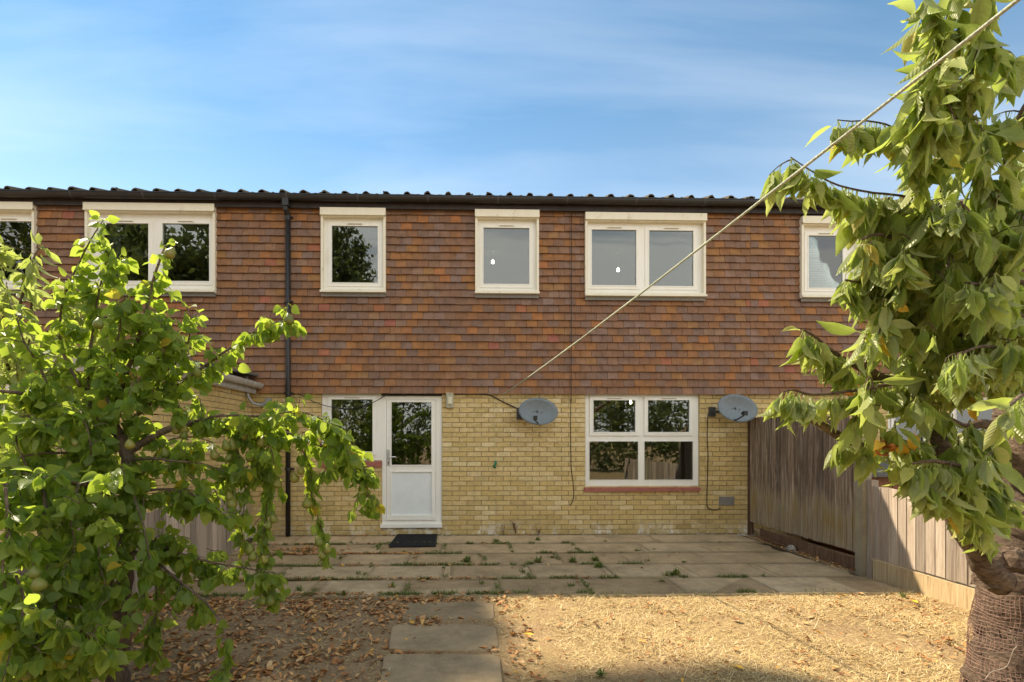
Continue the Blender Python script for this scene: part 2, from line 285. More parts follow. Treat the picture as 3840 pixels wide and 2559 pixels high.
# ------------------------------------------------------------------ mesh helpers
WL = {}     # world location of every object made here (no object has a rotated parent)
def setp(o, label=None, cat=None, group=None, kind=None):
    for k, v in (('label', label), ('category', cat), ('group', group), ('kind', kind)):
        if v: o[k] = v
    return o
def place(o, parent, wl):
    wl = Vector(wl); COL.objects.link(o); WL[o.name] = wl
    if parent is not None: o.parent = parent; o.location = wl - WL[parent.name]
    else: o.location = wl
    return o
def empty(name, loc, label, cat, group=None):
    o = bpy.data.objects.new(name, None); o.empty_display_size = .2
    place(o, None, loc); return setp(o, label, cat, group)
class MB:
    def __init__(s): s.v = []; s.f = []; s.r = []; s.mi = []; s.cur = 0; s.uv = []
    def face(s, idx, r=0.0): s.f.append(idx); s.r.append(r); s.mi.append(s.cur)
    def add(s, vs, fs, r=0.0):
        b = len(s.v); s.v.extend(Vector(x) for x in vs)
        for f in fs: s.face(tuple(b + i for i in f), r)
        return s
    def box(s, a, b, r=0.0, skip=''):
        (x0, y0, z0), (x1, y1, z1) = [tuple(map(min, zip(a, b))), tuple(map(max, zip(a, b)))]
        vs = [(x0, y0, z0), (x1, y0, z0), (x1, y1, z0), (x0, y1, z0), (x0, y0, z1), (x1, y0, z1), (x1, y1, z1), (x0, y1, z1)]
        fs = {'d': (3, 2, 1, 0), 'u': (4, 5, 6, 7), 'f': (0, 1, 5, 4), 'b': (2, 3, 7, 6), 'l': (3, 0, 4, 7), 'r': (1, 2, 6, 5)}
        return s.add(vs, [fs[k] for k in fs if k not in skip], r)
    def bevbox(s, a, b, c):    # box with a chamfered front (towards -Y)
        (x0, y0, z0), (x1, y1, z1) = [tuple(map(min, zip(a, b))), tuple(map(max, zip(a, b)))]
        o = [(x0, y0 + c, z0), (x1, y0 + c, z0), (x1, y0 + c, z1), (x0, y0 + c, z1)]
        i = [(x0 + c, y0, z0 + c), (x1 - c, y0, z0 + c), (x1 - c, y0, z1 - c), (x0 + c, y0, z1 - c)]
        k = [(x0, y1, z0), (x1, y1, z0), (x1, y1, z1), (x0, y1, z1)]
        fs = [(4, 5, 6, 7)] + [(j, (j + 1) % 4, 4 + (j + 1) % 4, 4 + j) for j in range(4)] + [(8 + j, 8 + (j + 1) % 4, (j + 1) % 4, j) for j in range(4)] + [(11, 10, 9, 8)]
        return s.add(o + i + k, fs)
    def plate(s, x0, x1, z0, z1, holes, yf, yb):   # upright slab facing -Y with rectangular holes and their reveals
        xs = sorted({x0, x1} | {min(max(h[i], x0), x1) for h in holes for i in (0, 1)})
        zs = sorted({z0, z1} | {min(max(h[i], z0), z1) for h in holes for i in (2, 3)})
        nx, nz = len(xs) - 1, len(zs) - 1
        def solid(i, j):
            if i < 0 or j < 0 or i >= nx or j >= nz: return False
            cx, cz = (xs[i] + xs[i + 1]) / 2, (zs[j] + zs[j + 1]) / 2
            return not any(h[0] < cx < h[1] and h[2] < cz < h[3] for h in holes)
        for i in range(nx):
            for j in range(nz):
                if not solid(i, j): continue
                a, b, c, d = xs[i], xs[i + 1], zs[j], zs[j + 1]
                s.add([(a, yf, c), (b, yf, c), (b, yf, d), (a, yf, d)], [(0, 1, 2, 3)])
                s.add([(a, yb, c), (b, yb, c), (b, yb, d), (a, yb, d)], [(3, 2, 1, 0)])
                if not solid(i - 1, j): s.add([(a, yf, c), (a, yf, d), (a, yb, d), (a, yb, c)], [(0, 1, 2, 3)])
                if not solid(i + 1, j): s.add([(b, yf, c), (b, yb, c), (b, yb, d), (b, yf, d)], [(0, 1, 2, 3)])
                if not solid(i, j - 1): s.add([(a, yf, c), (a, yb, c), (b, yb, c), (b, yf, c)], [(0, 1, 2, 3)])
                if not solid(i, j + 1): s.add([(a, yf, d), (b, yf, d), (b, yb, d), (a, yb, d)], [(0, 1, 2, 3)])
        return s
    def tube(s, pts, rad, n=8, jit=0.0, cap=True):
        pts = [Vector(p) for p in pts]
        if isinstance(rad, (int, float)): rad = [rad] * len(pts)
        b = len(s.v); up = None
        for i, p in enumerate(pts):
            d = (pts[min(i + 1, len(pts) - 1)] - pts[max(i - 1, 0)])
            d = d.normalized() if d.length > 1e-9 else Vector((0, 0, 1))
            if up is None: up = d.orthogonal().normalized()
            up = (up - d * up.dot(d)); up = up.normalized() if up.length > 1e-6 else d.orthogonal().normalized()
            w = d.cross(up)
            for k in range(n):
                a = 2 * math.pi * k / n; rr = rad[i] * (1 + random.uniform(-jit, jit))
                s.v.append(p + (up * math.cos(a) + w * math.sin(a)) * rr)
        for i in range(len(pts) - 1):
            for k in range(n):
                k2 = (k + 1) % n
                s.face((b + i * n + k, b + i * n + k2, b + (i + 1) * n + k2, b + (i + 1) * n + k))
        if cap:
            s.face(tuple(b + k for k in reversed(range(n)))); e = b + (len(pts) - 1) * n; s.face(tuple(e + k for k in range(n)))
        return s
    def lathe(s, prof, n=12, origin=(0, 0, 0)):   # prof: (r, z)
        b = len(s.v); o = Vector(origin)
        for r, z in prof:
            for k in range(n):
                a = 2 * math.pi * k / n; s.v.append(o + Vector((r * math.cos(a), r * math.sin(a), z)))
        for i in range(len(prof) - 1):
            for k in range(n):
                k2 = (k + 1) % n; s.face((b + i * n + k, b + i * n + k2, b + (i + 1) * n + k2, b + (i + 1) * n + k))
        return s
    def mesh(s, name, mats, smooth=False, origin=(0, 0, 0)):
        o = Vector(origin); me = bpy.data.meshes.new(name)
        me.from_pydata([tuple(v - o) for v in s.v], [], s.f)
        for m in (mats if isinstance(mats, (list, tuple)) else [mats]): me.materials.append(MATS[m])
        if any(s.r): me.attributes.new('rnd', 'FLOAT', 'FACE').data.foreach_set('value', s.r)
        if s.uv: me.attributes.new('luv', 'FLOAT_VECTOR', 'POINT').data.foreach_set('vector', [c for q in s.uv for c in q])
        if any(s.mi): me.polygons.foreach_set('material_index', s.mi)
        if smooth: me.polygons.foreach_set('use_smooth', [True] * len(s.f))
        me.update(); return me
    def build(s, name, mats, parent=None, smooth=False, label=None, cat=None, group=None, kind=None):
        a = np.array([tuple(v) for v in s.v]); lo, hi = a.min(0), a.max(0)
        o = Vector(((lo[0] + hi[0]) / 2, (lo[1] + hi[1]) / 2, lo[2]))
        ob = bpy.data.objects.new(name, s.mesh(name, mats, smooth, o)); place(ob, parent, o)
        return setp(ob, label, cat, group, kind)
def soup(name, V, Fc, rnd, mat, parent=None, label=None, cat=None, kind=None, smooth=False):
    """V (n,3) numpy, Fc (m,k) numpy faces, one rnd per face"""
    me = bpy.data.meshes.new(name); m, k = Fc.shape
    o = Vector(((V[:, 0].min() + V[:, 0].max()) / 2, (V[:, 1].min() + V[:, 1].max()) / 2, V[:, 2].min()))
    me.vertices.add(len(V)); me.vertices.foreach_set('co', (V - np.array(o)).astype(np.float32).ravel())
    me.loops.add(m * k); me.loops.foreach_set('vertex_index', Fc.astype(np.int32).ravel())
    me.polygons.add(m); me.polygons.foreach_set('loop_start', np.arange(0, m * k, k, dtype=np.int32))
    me.materials.append(MATS[mat]); me.update(calc_edges=True)
    me.attributes.new('rnd', 'FLOAT', 'FACE').data.foreach_set('value', rnd.astype(np.float32))
    if smooth: me.polygons.foreach_set('use_smooth', np.ones(m, dtype=bool))
    ob = bpy.data.objects.new(name, me); place(ob, parent, o); return setp(ob, label, cat, None, kind)
def inst(name, me, parent, wl, scale=None, rot=None):
    o = bpy.data.objects.new(name, me); place(o, parent, wl)
    if scale: o.scale = scale
    if rot is not None: o.rotation_euler = rot
    return o
U = random.uniform

# ------------------------------------------------------------------ ground
m = MB()
def gz(x, y):   # gentle unevenness of the lawn, level with the paving at its edge
    e = max(0.0, min(1.0, (-3.05 - y) / .5))
    return -.014 + e * (.016 * math.sin(x * 2.3 + 1) * math.cos(y * 1.9) + .012 * math.sin(x * 5.1 + y * 4.3)) - .002 * e
xs = [-300, -60, -20, -9] + [-8 + i * .25 for i in range(65)] + [9, 20, 60, 300]
ys = [-300, -60, -20, -14] + [-13 + i * .25 for i in range(53)] + [3, 9, 30, 300]
for y in ys:
    for x in xs: m.v.append(Vector((x, y, gz(x, y) if (abs(x) < 8.5 and -13 <= y < -2.9) else -.03)))
nx = len(xs)
for j in range(len(ys) - 1):
    for i in range(nx - 1): m.face((j * nx + i, j * nx + i + 1, (j + 1) * nx + i + 1, (j + 1) * nx + i))
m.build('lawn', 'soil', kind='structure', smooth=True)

# paving: five courses of staggered slabs
def rough_slab(w, d, h=.045, c=.012):
    s = MB(); n = 5; x0, y0 = -w / 2, -d / 2
    def ring(ins, z):
        r = []
        for k in range(n): r.append((x0 + ins + (w - 2 * ins) * k / n, y0 + ins))
        for k in range(n): r.append((x0 + w - ins, y0 + ins + (d - 2 * ins) * k / n))
        for k in range(n): r.append((x0 + w - ins - (w - 2 * ins) * k / n, y0 + d - ins))
        for k in range(n): r.append((x0 + ins, y0 + d - ins - (d - 2 * ins) * k / n))
        return [Vector((a + U(-.004, .004), b + U(-.004, .004), z)) for a, b in r]
    N = 4 * n; a, b, e = ring(0, -h), ring(0, -c), ring(c, 0)
    s.v = a + b + e
    for q in range(2):
        for k in range(N): s.face((q * N + k, q * N + (k + 1) % N, (q + 1) * N + (k + 1) % N, (q + 1) * N + k))
    s.face(tuple(2 * N + k for k in range(N))); return s
pb = MB(); pb.add([(-3.3, -2.97, -.022), (4.3, -2.97, -.022), (4.3, -.012, -.022), (-3.3, -.012, -.022)], [(0, 1, 2, 3)])
patio = pb.build('patio', 'joint_soil', kind='structure')
slabs = [rough_slab(.872, .585).mesh('paving_slab', 'paving') for k in range(4)]
half = [rough_slab(.425, .585).mesh('paving_slab', 'paving') for k in range(2)]
rows = [-.335, -.965, -1.575, -2.165, -2.76]; PITCH = .890
phase = [GP(1807, 2229).x + PITCH / 2, GP(1648, 2170).x + PITCH / 2 - .05]
for ri, y in enumerate(rows):
    ph = phase[ri % 2] + (0.04 * ri)
    xr = 4.22 - (0.0 if ri > 3 else .06 * (2 - abs(ri - 1)))
    k0 = math.floor((-3.0 - ph) / PITCH) - 1
    x = ph + k0 * PITCH; edge = -3.1
    while x < 5:
        if x - .43 > -3.14 and x + .43 < xr + .12:
            edge = x + .44
            g = .0 if x > 1.2 else 0.014
            inst('paving_slab', random.choice(slabs), patio, (x + U(-.008, .008), y + U(-.006, .006), U(-.004, .008)),
                 ((.988 if x > 1.2 else .968), (1.018 if x > 1.2 else .975), 1), (U(-.006, .006), U(-.006, .006), U(-.006, .006)))
        elif x + .43 > -3.14 and x + .2 < -2.6:
            inst('paving_slab', random.choice(half), patio, (x + .22, y, U(-.004, .004)), None, (0, 0, U(-.008, .008)))
        elif x - .43 < xr - .10:
            wd = xr + .05 - edge; inst('paving_slab', random.choice(half), patio, (edge + wd / 2, y, U(-.004, .004)), (max(.1, wd - .015) / .425, 1.03, 1), (0, 0, U(-.005, .005)))
        x += PITCH
# stepping stones with rounded corners
def stone_path(px0, px1, py0, py1, label):
    a, b, c, d = GP(px0 + 18, py0), GP(px1 - 8, py0), GP(px1, py1), GP(px0, py1)
    s = MB(); ring = []
    cs4 = [a, b, c, d]
    for i in range(4):
        p, q, r_ = cs4[i - 1], cs4[i], cs4[(i + 1) % 4]
        e0, e1 = q + (p - q) * .16, q + (r_ - q) * .16
        for k in range(4):
            u = k / 3; ring.append((e0 * (1 - u) ** 2 + q * 2 * u * (1 - u) + e1 * u * u) + Vector((U(-.012, .012), U(-.012, .012), 0)))
    n = len(ring); ce = sum(ring, Vector()) / n
    s.v = [Vector((p.x, p.y, -.05)) for p in ring] + [Vector((p.x, p.y, -.010)) for p in ring] + [Vector((ce.x + (p.x - ce.x) * .985, ce.y + (p.y - ce.y) * .98, .001)) for p in ring]
    for q in range(2):
        for k in range(n): s.face((q * n + (k + 1) % n, q * n + k, (q + 1) * n + k, (q + 1) * n + (k + 1) % n))
    s.face(tuple(2 * n + k for k in reversed(range(n))))
    s.build('stepping_stone', 'path_stone', label=label, cat='stepping stone', group='stepping stones leading to the patio')
stone_path(1500, 1858, 2258, 2325, 'grey stepping stone nearest the patio, half hidden by fallen leaves')
stone_path(1455, 1868, 2342, 2436, 'grey stepping stone in the middle of the garden path')
stone_path(1415, 1885, 2452, 2610, 'grey stepping stone in dappled sun, nearest of the three')

# ------------------------------------------------------------------ houses
TY = -.065       # face of the hung tiles
BX0, BX1 = FP(1072, 1500).x, 4.40
HX = [(-10.6, BX0), (BX0, BX1), (BX1, 12.2)]
Z_TILE0 = FP(1900, 1477, TY).z; Z_TILE1 = FP(1700, 786, -.1).z
Z_SILL = None
def pxr(r, y):      # pixel rectangle x0,x1,y0,y1 -> X0,X1,Z0,Z1 on the plane Y=y
    a, b = FP(r[0], r[3], y), FP(r[1], r[2], y); return (a.x, b.x, a.z, b.z)
hl = ['left terraced house with rear extension, seen behind the pear tree',
      'middle terraced house, buff brick below and brown hung tiles above, with white back door',
      'right terraced house beyond the weathered fence, partly hidden by cherry leaves']
houses = [empty('terraced_house', ((a + b) / 2, 0, 0), hl[i], 'house', 'houses of the terrace') for i, (a, b) in enumerate(HX)]

# openings: upper (on the tiles) and lower (in the brick), as pixel rectangles
UP = {0: [(-360, 128, 763, 1086), (318, 806, 769, 1094)], 1: [(1203, 1446, 785, 1097), (1782, 2021, 792, 1102), (2195, 2647, 805, 1111)], 2: [(3006, 3226, 817, 1117), (3560, 4010, 826, 1122)]}
LOW = {0: [], 1: [(1206, 1432, 1474, 1728), (1432, 1657, 1474, 1982), (2195, 2622, 1474, 1828)], 2: [(3330, 3480, 1500, 1800), (3560, 3760, 1490, 1960)]}

tile_meshes = []
for k in range(6):
    s = MB(); w, h = .166, .185; t0 = .013; cam_ = U(-.0015, .0025)
    xs4 = [-w / 2, 0, w / 2]; jb = [U(-.0022, .0022) for _ in xs4]
    fb = [(x, -(cam_ if i == 1 else 0), jb[i]) for i, x in enumerate(xs4)]
    ft = [(x, .042, h) for x in xs4]
    bb = [(x, t0, jb[i]) for i, x in enumerate(xs4)]; bt = [(x, .042 + t0, h) for x in xs4]
    s.v = [Vector(q) for q in fb + ft + bb + bt]
    for i in range(2):
        s.face((i, i + 1, 4 + i, 3 + i)); s.face((6 + i, 7 + i, i + 1, i))
    s.face((0, 3, 9, 6)); s.face((2, 8, 11, 5))
    tile_meshes.append(s.mesh('wall_tile', 'wall_tile'))
brick_meshes = []
for k in range(6):
    s = MB(); s.bevbox((-.1075, -.004, -.0325), (.1075, .02, .0325), U(.002, .005))
    for v in s.v: v += Vector((U(-.0015, .0015), U(-.0012, .0012), U(-.0015, .0015)))
    brick_meshes.append(s.mesh('brick', 'brick'))

def intervals(x0, x1, holes, za, zb):
    iv = [(x0, x1)]
    for h in holes:
        if h[2] < zb - .02 and h[3] > za + .02:
            nv = []
            for a, b in iv:
                if h[1] <= a or h[0] >= b: nv.append((a, b)); continue
                if h[0] - a > .01: nv.append((a, h[0]))
                if b - h[1] > .01: nv.append((h[1], b))
            iv = nv
    return iv
def merge_mesh(items, mlist, name, mat, parent):
    """items: (mesh index, location, scale x, scale z, roll) -> one joined 'stuff' part"""
    Vs, Fs, Rn, off = [], [], [], 0
    data = []
    for me in mlist:
        v = np.empty(len(me.vertices) * 3, np.float32); me.vertices.foreach_get('co', v)
        data.append((v.reshape(-1, 3), [tuple(p.vertices) for p in me.polygons]))
    mb = MB()
    for mi, loc, sx, sz, roll in items:
        v, fs = data[mi]; r = random.random(); b = len(mb.v)
        c, s_ = math.cos(roll), math.sin(roll)
        for q in v:
            x, z = q[0] * sx, q[2] * sz
            mb.v.append(Vector((loc[0] + x * c + z * s_, loc[1] + q[1], loc[2] - x * s_ + z * c)))
        for f in fs: mb.face(tuple(b + i for i in f), r)
    return mb.build(name, mat, parent, kind='stuff')
def pieces(items, mlist, name, mat, parent, focus):
    items.sort(key=lambda it: (Vector(it[1]) - Vector(focus)).length)
    for mi, loc, sx, sz, roll in items[:300]:
        inst(name, mlist[mi], parent, loc, (sx, 1, sz), (0, roll, 0))
    if items[300:]: merge_mesh(items[300:], mlist, name, mat, parent)

GAUGE = .1135
seam = FP(2142, 1000, TY).x
for hi_, (x0, x1) in enumerate(HX):
    H = houses[hi_]
    ups = [pxr(r, TY) for r in UP[hi_]]; lows = [pxr(r, 0.0) for r in LOW[hi_]]
    # battens and felt behind the tiles, as one wall slab with window openings
    up = MB(); up.plate(x0, x1, Z_TILE0 + .02, Z_TILE1 + .25, [(a + .02, b - .02, c + .02, d - .02) for a, b, c, d in ups], -.022, .26)
    upw = up.build('upper_wall', 'fascia_paint', H)
    items = []; row = 0; z = Z_TILE0
    while z < Z_TILE1 - .02:
        for a, b in intervals(x0, x1, ups, z + .01, z + GAUGE):
            ph = (.083 if row % 2 else 0.0) + (0 if hi_ == 1 else .03)
            n = 0; xa = a; k = math.floor((a - ph) / .1665) + 1
            cuts = [a]
            while ph + k * .1665 < b - .055:
                if ph + k * .1665 - cuts[-1] > .055: cuts.append(ph + k * .1665)
                k += 1
            cuts.append(b)
            drop = U(-.003, .003)
            for c0, c1 in zip(cuts[:-1], cuts[1:]):
                items.append((random.randrange(6), ((c0 + c1) / 2, TY + U(-.003, .003), z + drop + U(-.0025, .0025)), (c1 - c0 - .0042) / .166, 1.0, U(-.006, .006)))
        row += 1; z += GAUGE
    fx = {0: -4.2, 1: .6, 2: 5.6}[hi_]
    pieces(items, tile_meshes, 'wall_tile', 'wall_tile', upw, (fx, 0, 3.3))
    # brick ground floor
    lw = MB(); lw.plate(x0, x1, -.1, Z_TILE0 + .02, lows, .007, .26); low = lw.build('brick_wall', 'mortar', H)
    items = []; z = .008; row = 0
    while z < Z_TILE0 + .01:
        for a, b in intervals(x0 if hi_ else x0, x1, lows, z, z + .065):
            ph = .1125 if row % 2 else 0.0; k = math.floor((a - ph) / .225) + 1; cuts = [a]
            while ph + k * .225 < b - .05:
                if ph + k * .225 - cuts[-1] > .05: cuts.append(ph + k * .225)
                k += 1
            cuts.append(b)
            for c0, c1 in zip(cuts[:-1], cuts[1:]):
                items.append((random.randrange(6), ((c0 + c1) / 2, U(-.003, .001), z + .0325 + U(-.0015, .0015)), max(.02, c1 - c0 - .010) / .215, 1.0, U(-.004, .004)))
        row += 1; z += .0752
    pieces(items, brick_meshes, 'brick', 'brick', low, ({0: -3.3, 1: 1.2, 2: 5.2}[hi_], 0, {0: 2, 1: 1.1, 2: 1.5}[hi_]))
    # shell and rooms behind the windows
    sh = MB()
    sh.box((x0 + .03, .262, -.02), (x1 - .03, 7.9, .0)); sh.box((x0 + .03, .262, 2.32), (x1 - .03, 7.9, 2.50)); sh.box((x0 + .03, .262, 4.88), (x1 - .03, 7.9, 4.98))
    sh.box((x0 + .03, 4.0, 0), (x1 - .03, 4.1, 4.88)); sh.box((x0 + .03, 7.8, 0), (x1 - .03, 8.0, 5.0))
    sh.box((x0 + .02, .262, 0), (x0 + .08, 7.9, 5.0)); sh.box((x1 - .08, .262, 0), (x1 - .02, 7.9, 5.0))
    sh.build('room', 'plaster', H)
    # fascia, soffit, gutter
    zf0 = Z_TILE1 - .012; zg = FP(1700, 733, -.24).z
    fm = MB(); fm.box((x0 + (.001 if hi_ else 0), -.125, zf0), (x1, -.10, zg - .01)); fm.box((x0, -.10, zf0 + .03), (x1, .05, zf0 + .05))
    fm.build('fascia', 'fascia_paint', H)
    gm = MB(); n = 9; prof = []
    for k in range(n):
        a = math.pi * k / (n - 1); prof.append((-.185 - .058 * math.cos(a), zg - .085 * math.sin(a)))
    prof2 = [(p + (.004 if p > -.185 else .0) * -1, q + .005) for p, q in prof]
    gv = []
    for x in (x0, x1):
        for p, q in prof: gv.append((x, p, q))
    fs = [(k, k + 1, n + k + 1, n + k) for k in range(n - 1)]
    gm.add(gv, fs)
    gv2 = []
    for x in (x0, x1):
        for p, q in prof: gv2.append((x, -.185 + (p + .185) * .93, q + .006 if q < zg - .001 else q))
    gm.add(gv2, [(n + k, n + k + 1, k + 1, k) for k in range(n - 1)])
    gm.box((x0, -.2445, zg - .012), (x1, -.2435, zg)); gm.box((x0, -.248, zg - .010), (x1, -.242, zg + .003))
    gut = gm.build('gutter', 'black_plastic', H, smooth=False)
    xb = FP(1340, 740, -.24).x - 20 * 1.045
    while xb < x1:
        if xb > x0 + .05:
            b = MB(); pr = [(xb, -.185 - .062 * math.cos(math.pi * k / 8), zg - .089 * math.sin(math.pi * k / 8)) for k in range(9)]
            b.add([(q[0] - .014, q[1], q[2]) for q in pr] + [(q[0] + .014, q[1], q[2]) for q in pr], [(k, k + 1, 10 + k, 9 + k) for k in range(8)])
            b.add([(q[0] - .014, -.185 + (q[1] + .185) * .96, q[2]) for q in pr] + [(q[0] + .014, -.185 + (q[1] + .185) * .96, q[2]) for q in pr], [(9 + k, 10 + k, k + 1, k) for k in range(8)])
            b.build('gutter_bracket', 'dark_metal', gut)
        xb += 1.045
    # roof
    pit = math.tan(R(17)); ey = -.235; ez = zg + .005; S = .306; ph = FP(1059, 728, ey).x
    k0 = math.ceil((x0 - ph) / S); k1 = math.ceil((x1 - ph) / S)
    def prof_pts(k):   # one tile's cross profile: flat pan and a raised roll at the left
        xc = ph + k * S
        return [(xc - .055, 0), (xc - .047, .022), (xc - .026, .046), (xc + .01, .052), (xc + .036, .034), (xc + .052, .006), (xc + .13, 0.0), (xc + .17, .010), (xc + .21, .0), (xc + S - .055, 0)]
    rm = MB(); cols = []
    for k in range(k0, k1): cols += prof_pts(k)
    ncr = 11
    rv = []
    for q in range(ncr):
        f0 = q / (ncr - 1); y = ey + .32 + (4.0 - ey - .32) * f0
        rv += [(x, y, ez + (y - ey) * pit + h) for x, h in cols]
    nn = len(cols); fs = [(q * nn + i, q * nn + i + 1, (q + 1) * nn + i + 1, (q + 1) * nn + i) for q in range(ncr - 1) for i in range(nn - 1)]
    rm.add(rv, fs)
    zr = ez + (4 - ey) * pit
    rm.box((x0, 3.9, zr - .02), (x1, 4.1, zr + .07))
    rm.add([(x0, 4, zr), (x1, 4, zr), (x1, 8.25, ez), (x0, 8.25, ez)], [(0, 1, 2, 3)])
    rm.add([(x0, 0, ez - .03), (x1, 0, ez - .03), (x1, 4, zr - .04), (x0, 4, zr - .04)], [(0, 1, 2, 3)])
    for xe in (x0, x1): rm.add([(xe, 0, ez - .1), (xe, 4, zr), (xe, 8.2, ez - .1)], [(0, 1, 2)])
    roof = rm.build('roof', 'roof_concrete', H)
    for k in range(k0, k1):
        tm = MB(); pp = prof_pts(k); dz = U(-.006, .006)
        j1, j2 = [U(-.006, .006) for _ in pp], [U(-.004, .004) for _ in pp]
        bot = [(x, ey + U(-.008, .008), ez + h + j1[i] + dz) for i, (x, h) in enumerate(pp)]
        top = [(x, ey + .36, ez + .36 * pit + h + .014) for x, h in pp]
        und = [(x, ey + .004, ez + h - .016 + dz) for x, h in pp]
        n = len(pp)
        tm.add(bot + top + und, [(i, i + 1, n + i + 1, n + i) for i in range(n - 1)] + [(2 * n + i, 2 * n + i + 1, i + 1, i) for i in range(n - 1)])
        # moss cushions along the edge
        for _ in range(random.choice([0, 1, 2, 3])):
            i = random.randrange(n); x, y, z = bot[i]; r = U(.008, .020)
            tm.lathe([(r, -.006), (r * .85, r * .5), (r * .4, r * .85), (.001, r)], 6, (x + U(-.02, .02), y + .02, z))
        tm.build('roof_tile', 'roof_concrete', roof)

# movement joint / cable line down the tiles of the middle house
# ------------------------------------------------------------------ windows
def upper_window(H, R_, glasses, frame_l=True):
    """R_: outer px rect; glasses: list of glass px rects"""
    y = -.115; X0, X1, Z0, Z1 = pxr(R_, -.10)
    yf = -.045
    G = [pxr(g, yf) for g in glasses]
    # box surround
    s = MB(); hz = .105
    s.plate(X0, X1, Z0, Z1, [(X0 + .034, X1 - .034, Z0 + .055, Z1 - hz - .02)], -.105, .03)
    s.box((X0 - .004, -.135, Z1 - hz), (X1 + .004, -.1055, Z1 + .004)); s.box((X0 - .004, -.142, Z1 - hz - .004), (X1 + .004, -.1055, Z1 - hz + .014))
    s.box((X0 - .006, -.140, Z0 + .0), (X1 + .006, -.1055, Z0 + .03))
    win = s.build('window', 'upvc_old', H)
    fr = MB()
    S = [(g[0] - .060, g[1] + .060, g[2] - .055, g[3] + .062) for g in G]
    fr.plate(X0 + .034, X1 - .034, Z0 + .055, Z1 - hz - .02, [(a + .02, b - .02, c + .02, d - .02) for a, b, c, d in S], yf + .012, .03)
    fr.build('frame', 'upvc', win)
    for g, q in zip(G, S):
        sa = MB(); sa.plate(q[0], q[1], q[2], q[3], [g], yf, yf + .035)
        sa.plate(g[0] - .014, g[1] + .014, g[2] - .014, g[3] + .014, [g], yf - .006, yf - .0005)
        sa.build('sash', 'upvc', win)
        MB().box((g[0] - .004, yf + .016, g[2] - .004), (g[1] + .004, yf + .022, g[3] + .004)).build('pane', 'glass', win)
        xc = (g[0] + g[1]) / 2
        tv = MB(); tv.box((xc - .115, yf - .016, g[3] + .022), (xc + .115, yf - .0065, g[3] + .038)); tv.cur = 0
        tv.build('trickle_vent', 'upvc_old', win)
        sl = MB(); sl.box((xc - .108, yf - .0175, g[3] + .0245), (xc + .108, yf - .0162, g[3] + .0285)); sl.build('vent_slot', 'black_plastic', win)
    # flashing of lead under the window
    fl = MB(); fl.add([(X0, -.09, Z0), (X1, -.09, Z0), (X1, -.087, Z0 - .055), (X0, -.087, Z0 - .055)], [(3, 2, 1, 0)]); fl.box((X0, -.087, Z0 - .05), (X1, -.08, Z0)); fl.build('lead_flashing', 'vent_grey', win)
    return win
upper_window(houses[0], (-360, 128, 763, 1086), [(-310, -100, 831, 1049), (-50, 119, 831, 1049)])
upper_window(houses[0], (318, 806, 769, 1094), [(385, 557, 839, 1053), (609, 785, 840, 1054)])
upper_window(houses[1], (1203, 1446, 785, 1097), [(1244, 1417, 849, 1060)])
upper_window(houses[1], (1782, 2021, 792, 1102), [(1813, 1985, 856, 1065)])
upper_window(houses[1], (2195, 2647, 805, 1111), [(2219, 2386, 863, 1070), (2434, 2600, 866, 1073)])
upper_window(houses[2], (3006, 3226, 817, 1117), [(3032, 3160, 885, 1080)])
upper_window(houses[2], (3560, 4010, 826, 1122), [(3600, 3760, 890, 1085), (3810, 3970, 892, 1087)])

def lower_window(H, R_, frames, sill=None, yf=.028):
    """frames: list of (glass px rect, opening?)"""
    X0, X1, Z0, Z1 = pxr(R_, yf)
    fr = MB(); holes = []
    for g, op in frames:
        q = pxr(g, yf); holes.append((q[0] - .045, q[1] + .045, q[2] - .045, q[3] + .05) if op else q)
    fr.plate(X0, X1, Z0, Z1, holes, yf, yf + .07); win = fr.build('window', 'upvc', H)
    for g, op in frames:
        q = pxr(g, yf)
        if op:
            sa = MB(); sa.plate(q[0] - .055, q[1] + .055, q[2] - .055, q[3] + .06, [q], yf - .020, yf - .001)
            sa.plate(q[0] - .013, q[1] + .013, q[2] - .013, q[3] + .013, [q], yf - .026, yf - .0205)
            sa.build('sash', 'upvc', win); xc = (q[0] + q[1]) / 2
            MB().box((xc - .12, yf - .034, q[3] + .020), (xc + .12, yf - .0205, q[3] + .036)).build('trickle_vent', 'upvc_old', win)
            MB().box((xc - .112, yf - .0355, q[3] + .0225), (xc + .112, yf - .0342, q[3] + .0265)).build('vent_slot', 'black_plastic', win)
        else:
            be = MB(); be.plate(q[0] - .012, q[1] + .012, q[2] - .012, q[3] + .012, [q], yf - .007, yf - .0005); be.build('bead', 'upvc', win)
        MB().box((q[0] - .004, yf + .006, q[2] - .004), (q[1] + .004, yf + .012, q[3] + .004)).build('pane', 'glass', win)
    if sill:
        a = pxr(sill, -.03); sm = MB(); sm.add([(a[0], -.045, a[2]), (a[1], -.045, a[2]), (a[1], -.045, a[3] - .012), (a[0], -.045, a[3] - .012), (a[0], .027, a[3] + .004), (a[1], .027, a[3] + .004), (a[0], .027, a[2]), (a[1], .027, a[2])],
            [(0, 1, 2, 3), (3, 2, 5, 4), (6, 7, 1, 0), (0, 3, 4, 6), (1, 7, 5, 2)]); sm.build('sill', 'red_sill', win)
    return win
lower_window(houses[1], (1206, 1431, 1476, 1727), [((1244, 1398, 1499, 1694), True)], (1200, 1431, 1729, 1752))
lower_window(houses[1], (2195, 2622, 1477, 1827), [((2224, 2381, 1502, 1621), True), ((2428, 2583, 1502, 1621), True), ((2210, 2393, 1656, 1800), False), ((2416, 2598, 1656, 1800), False)], (2191, 2626, 1827, 1844))
lower_window(houses[2], (3330, 3480, 1500, 1799), [((3352, 3460, 1525, 1775), True)], (3326, 3484, 1800, 1815))
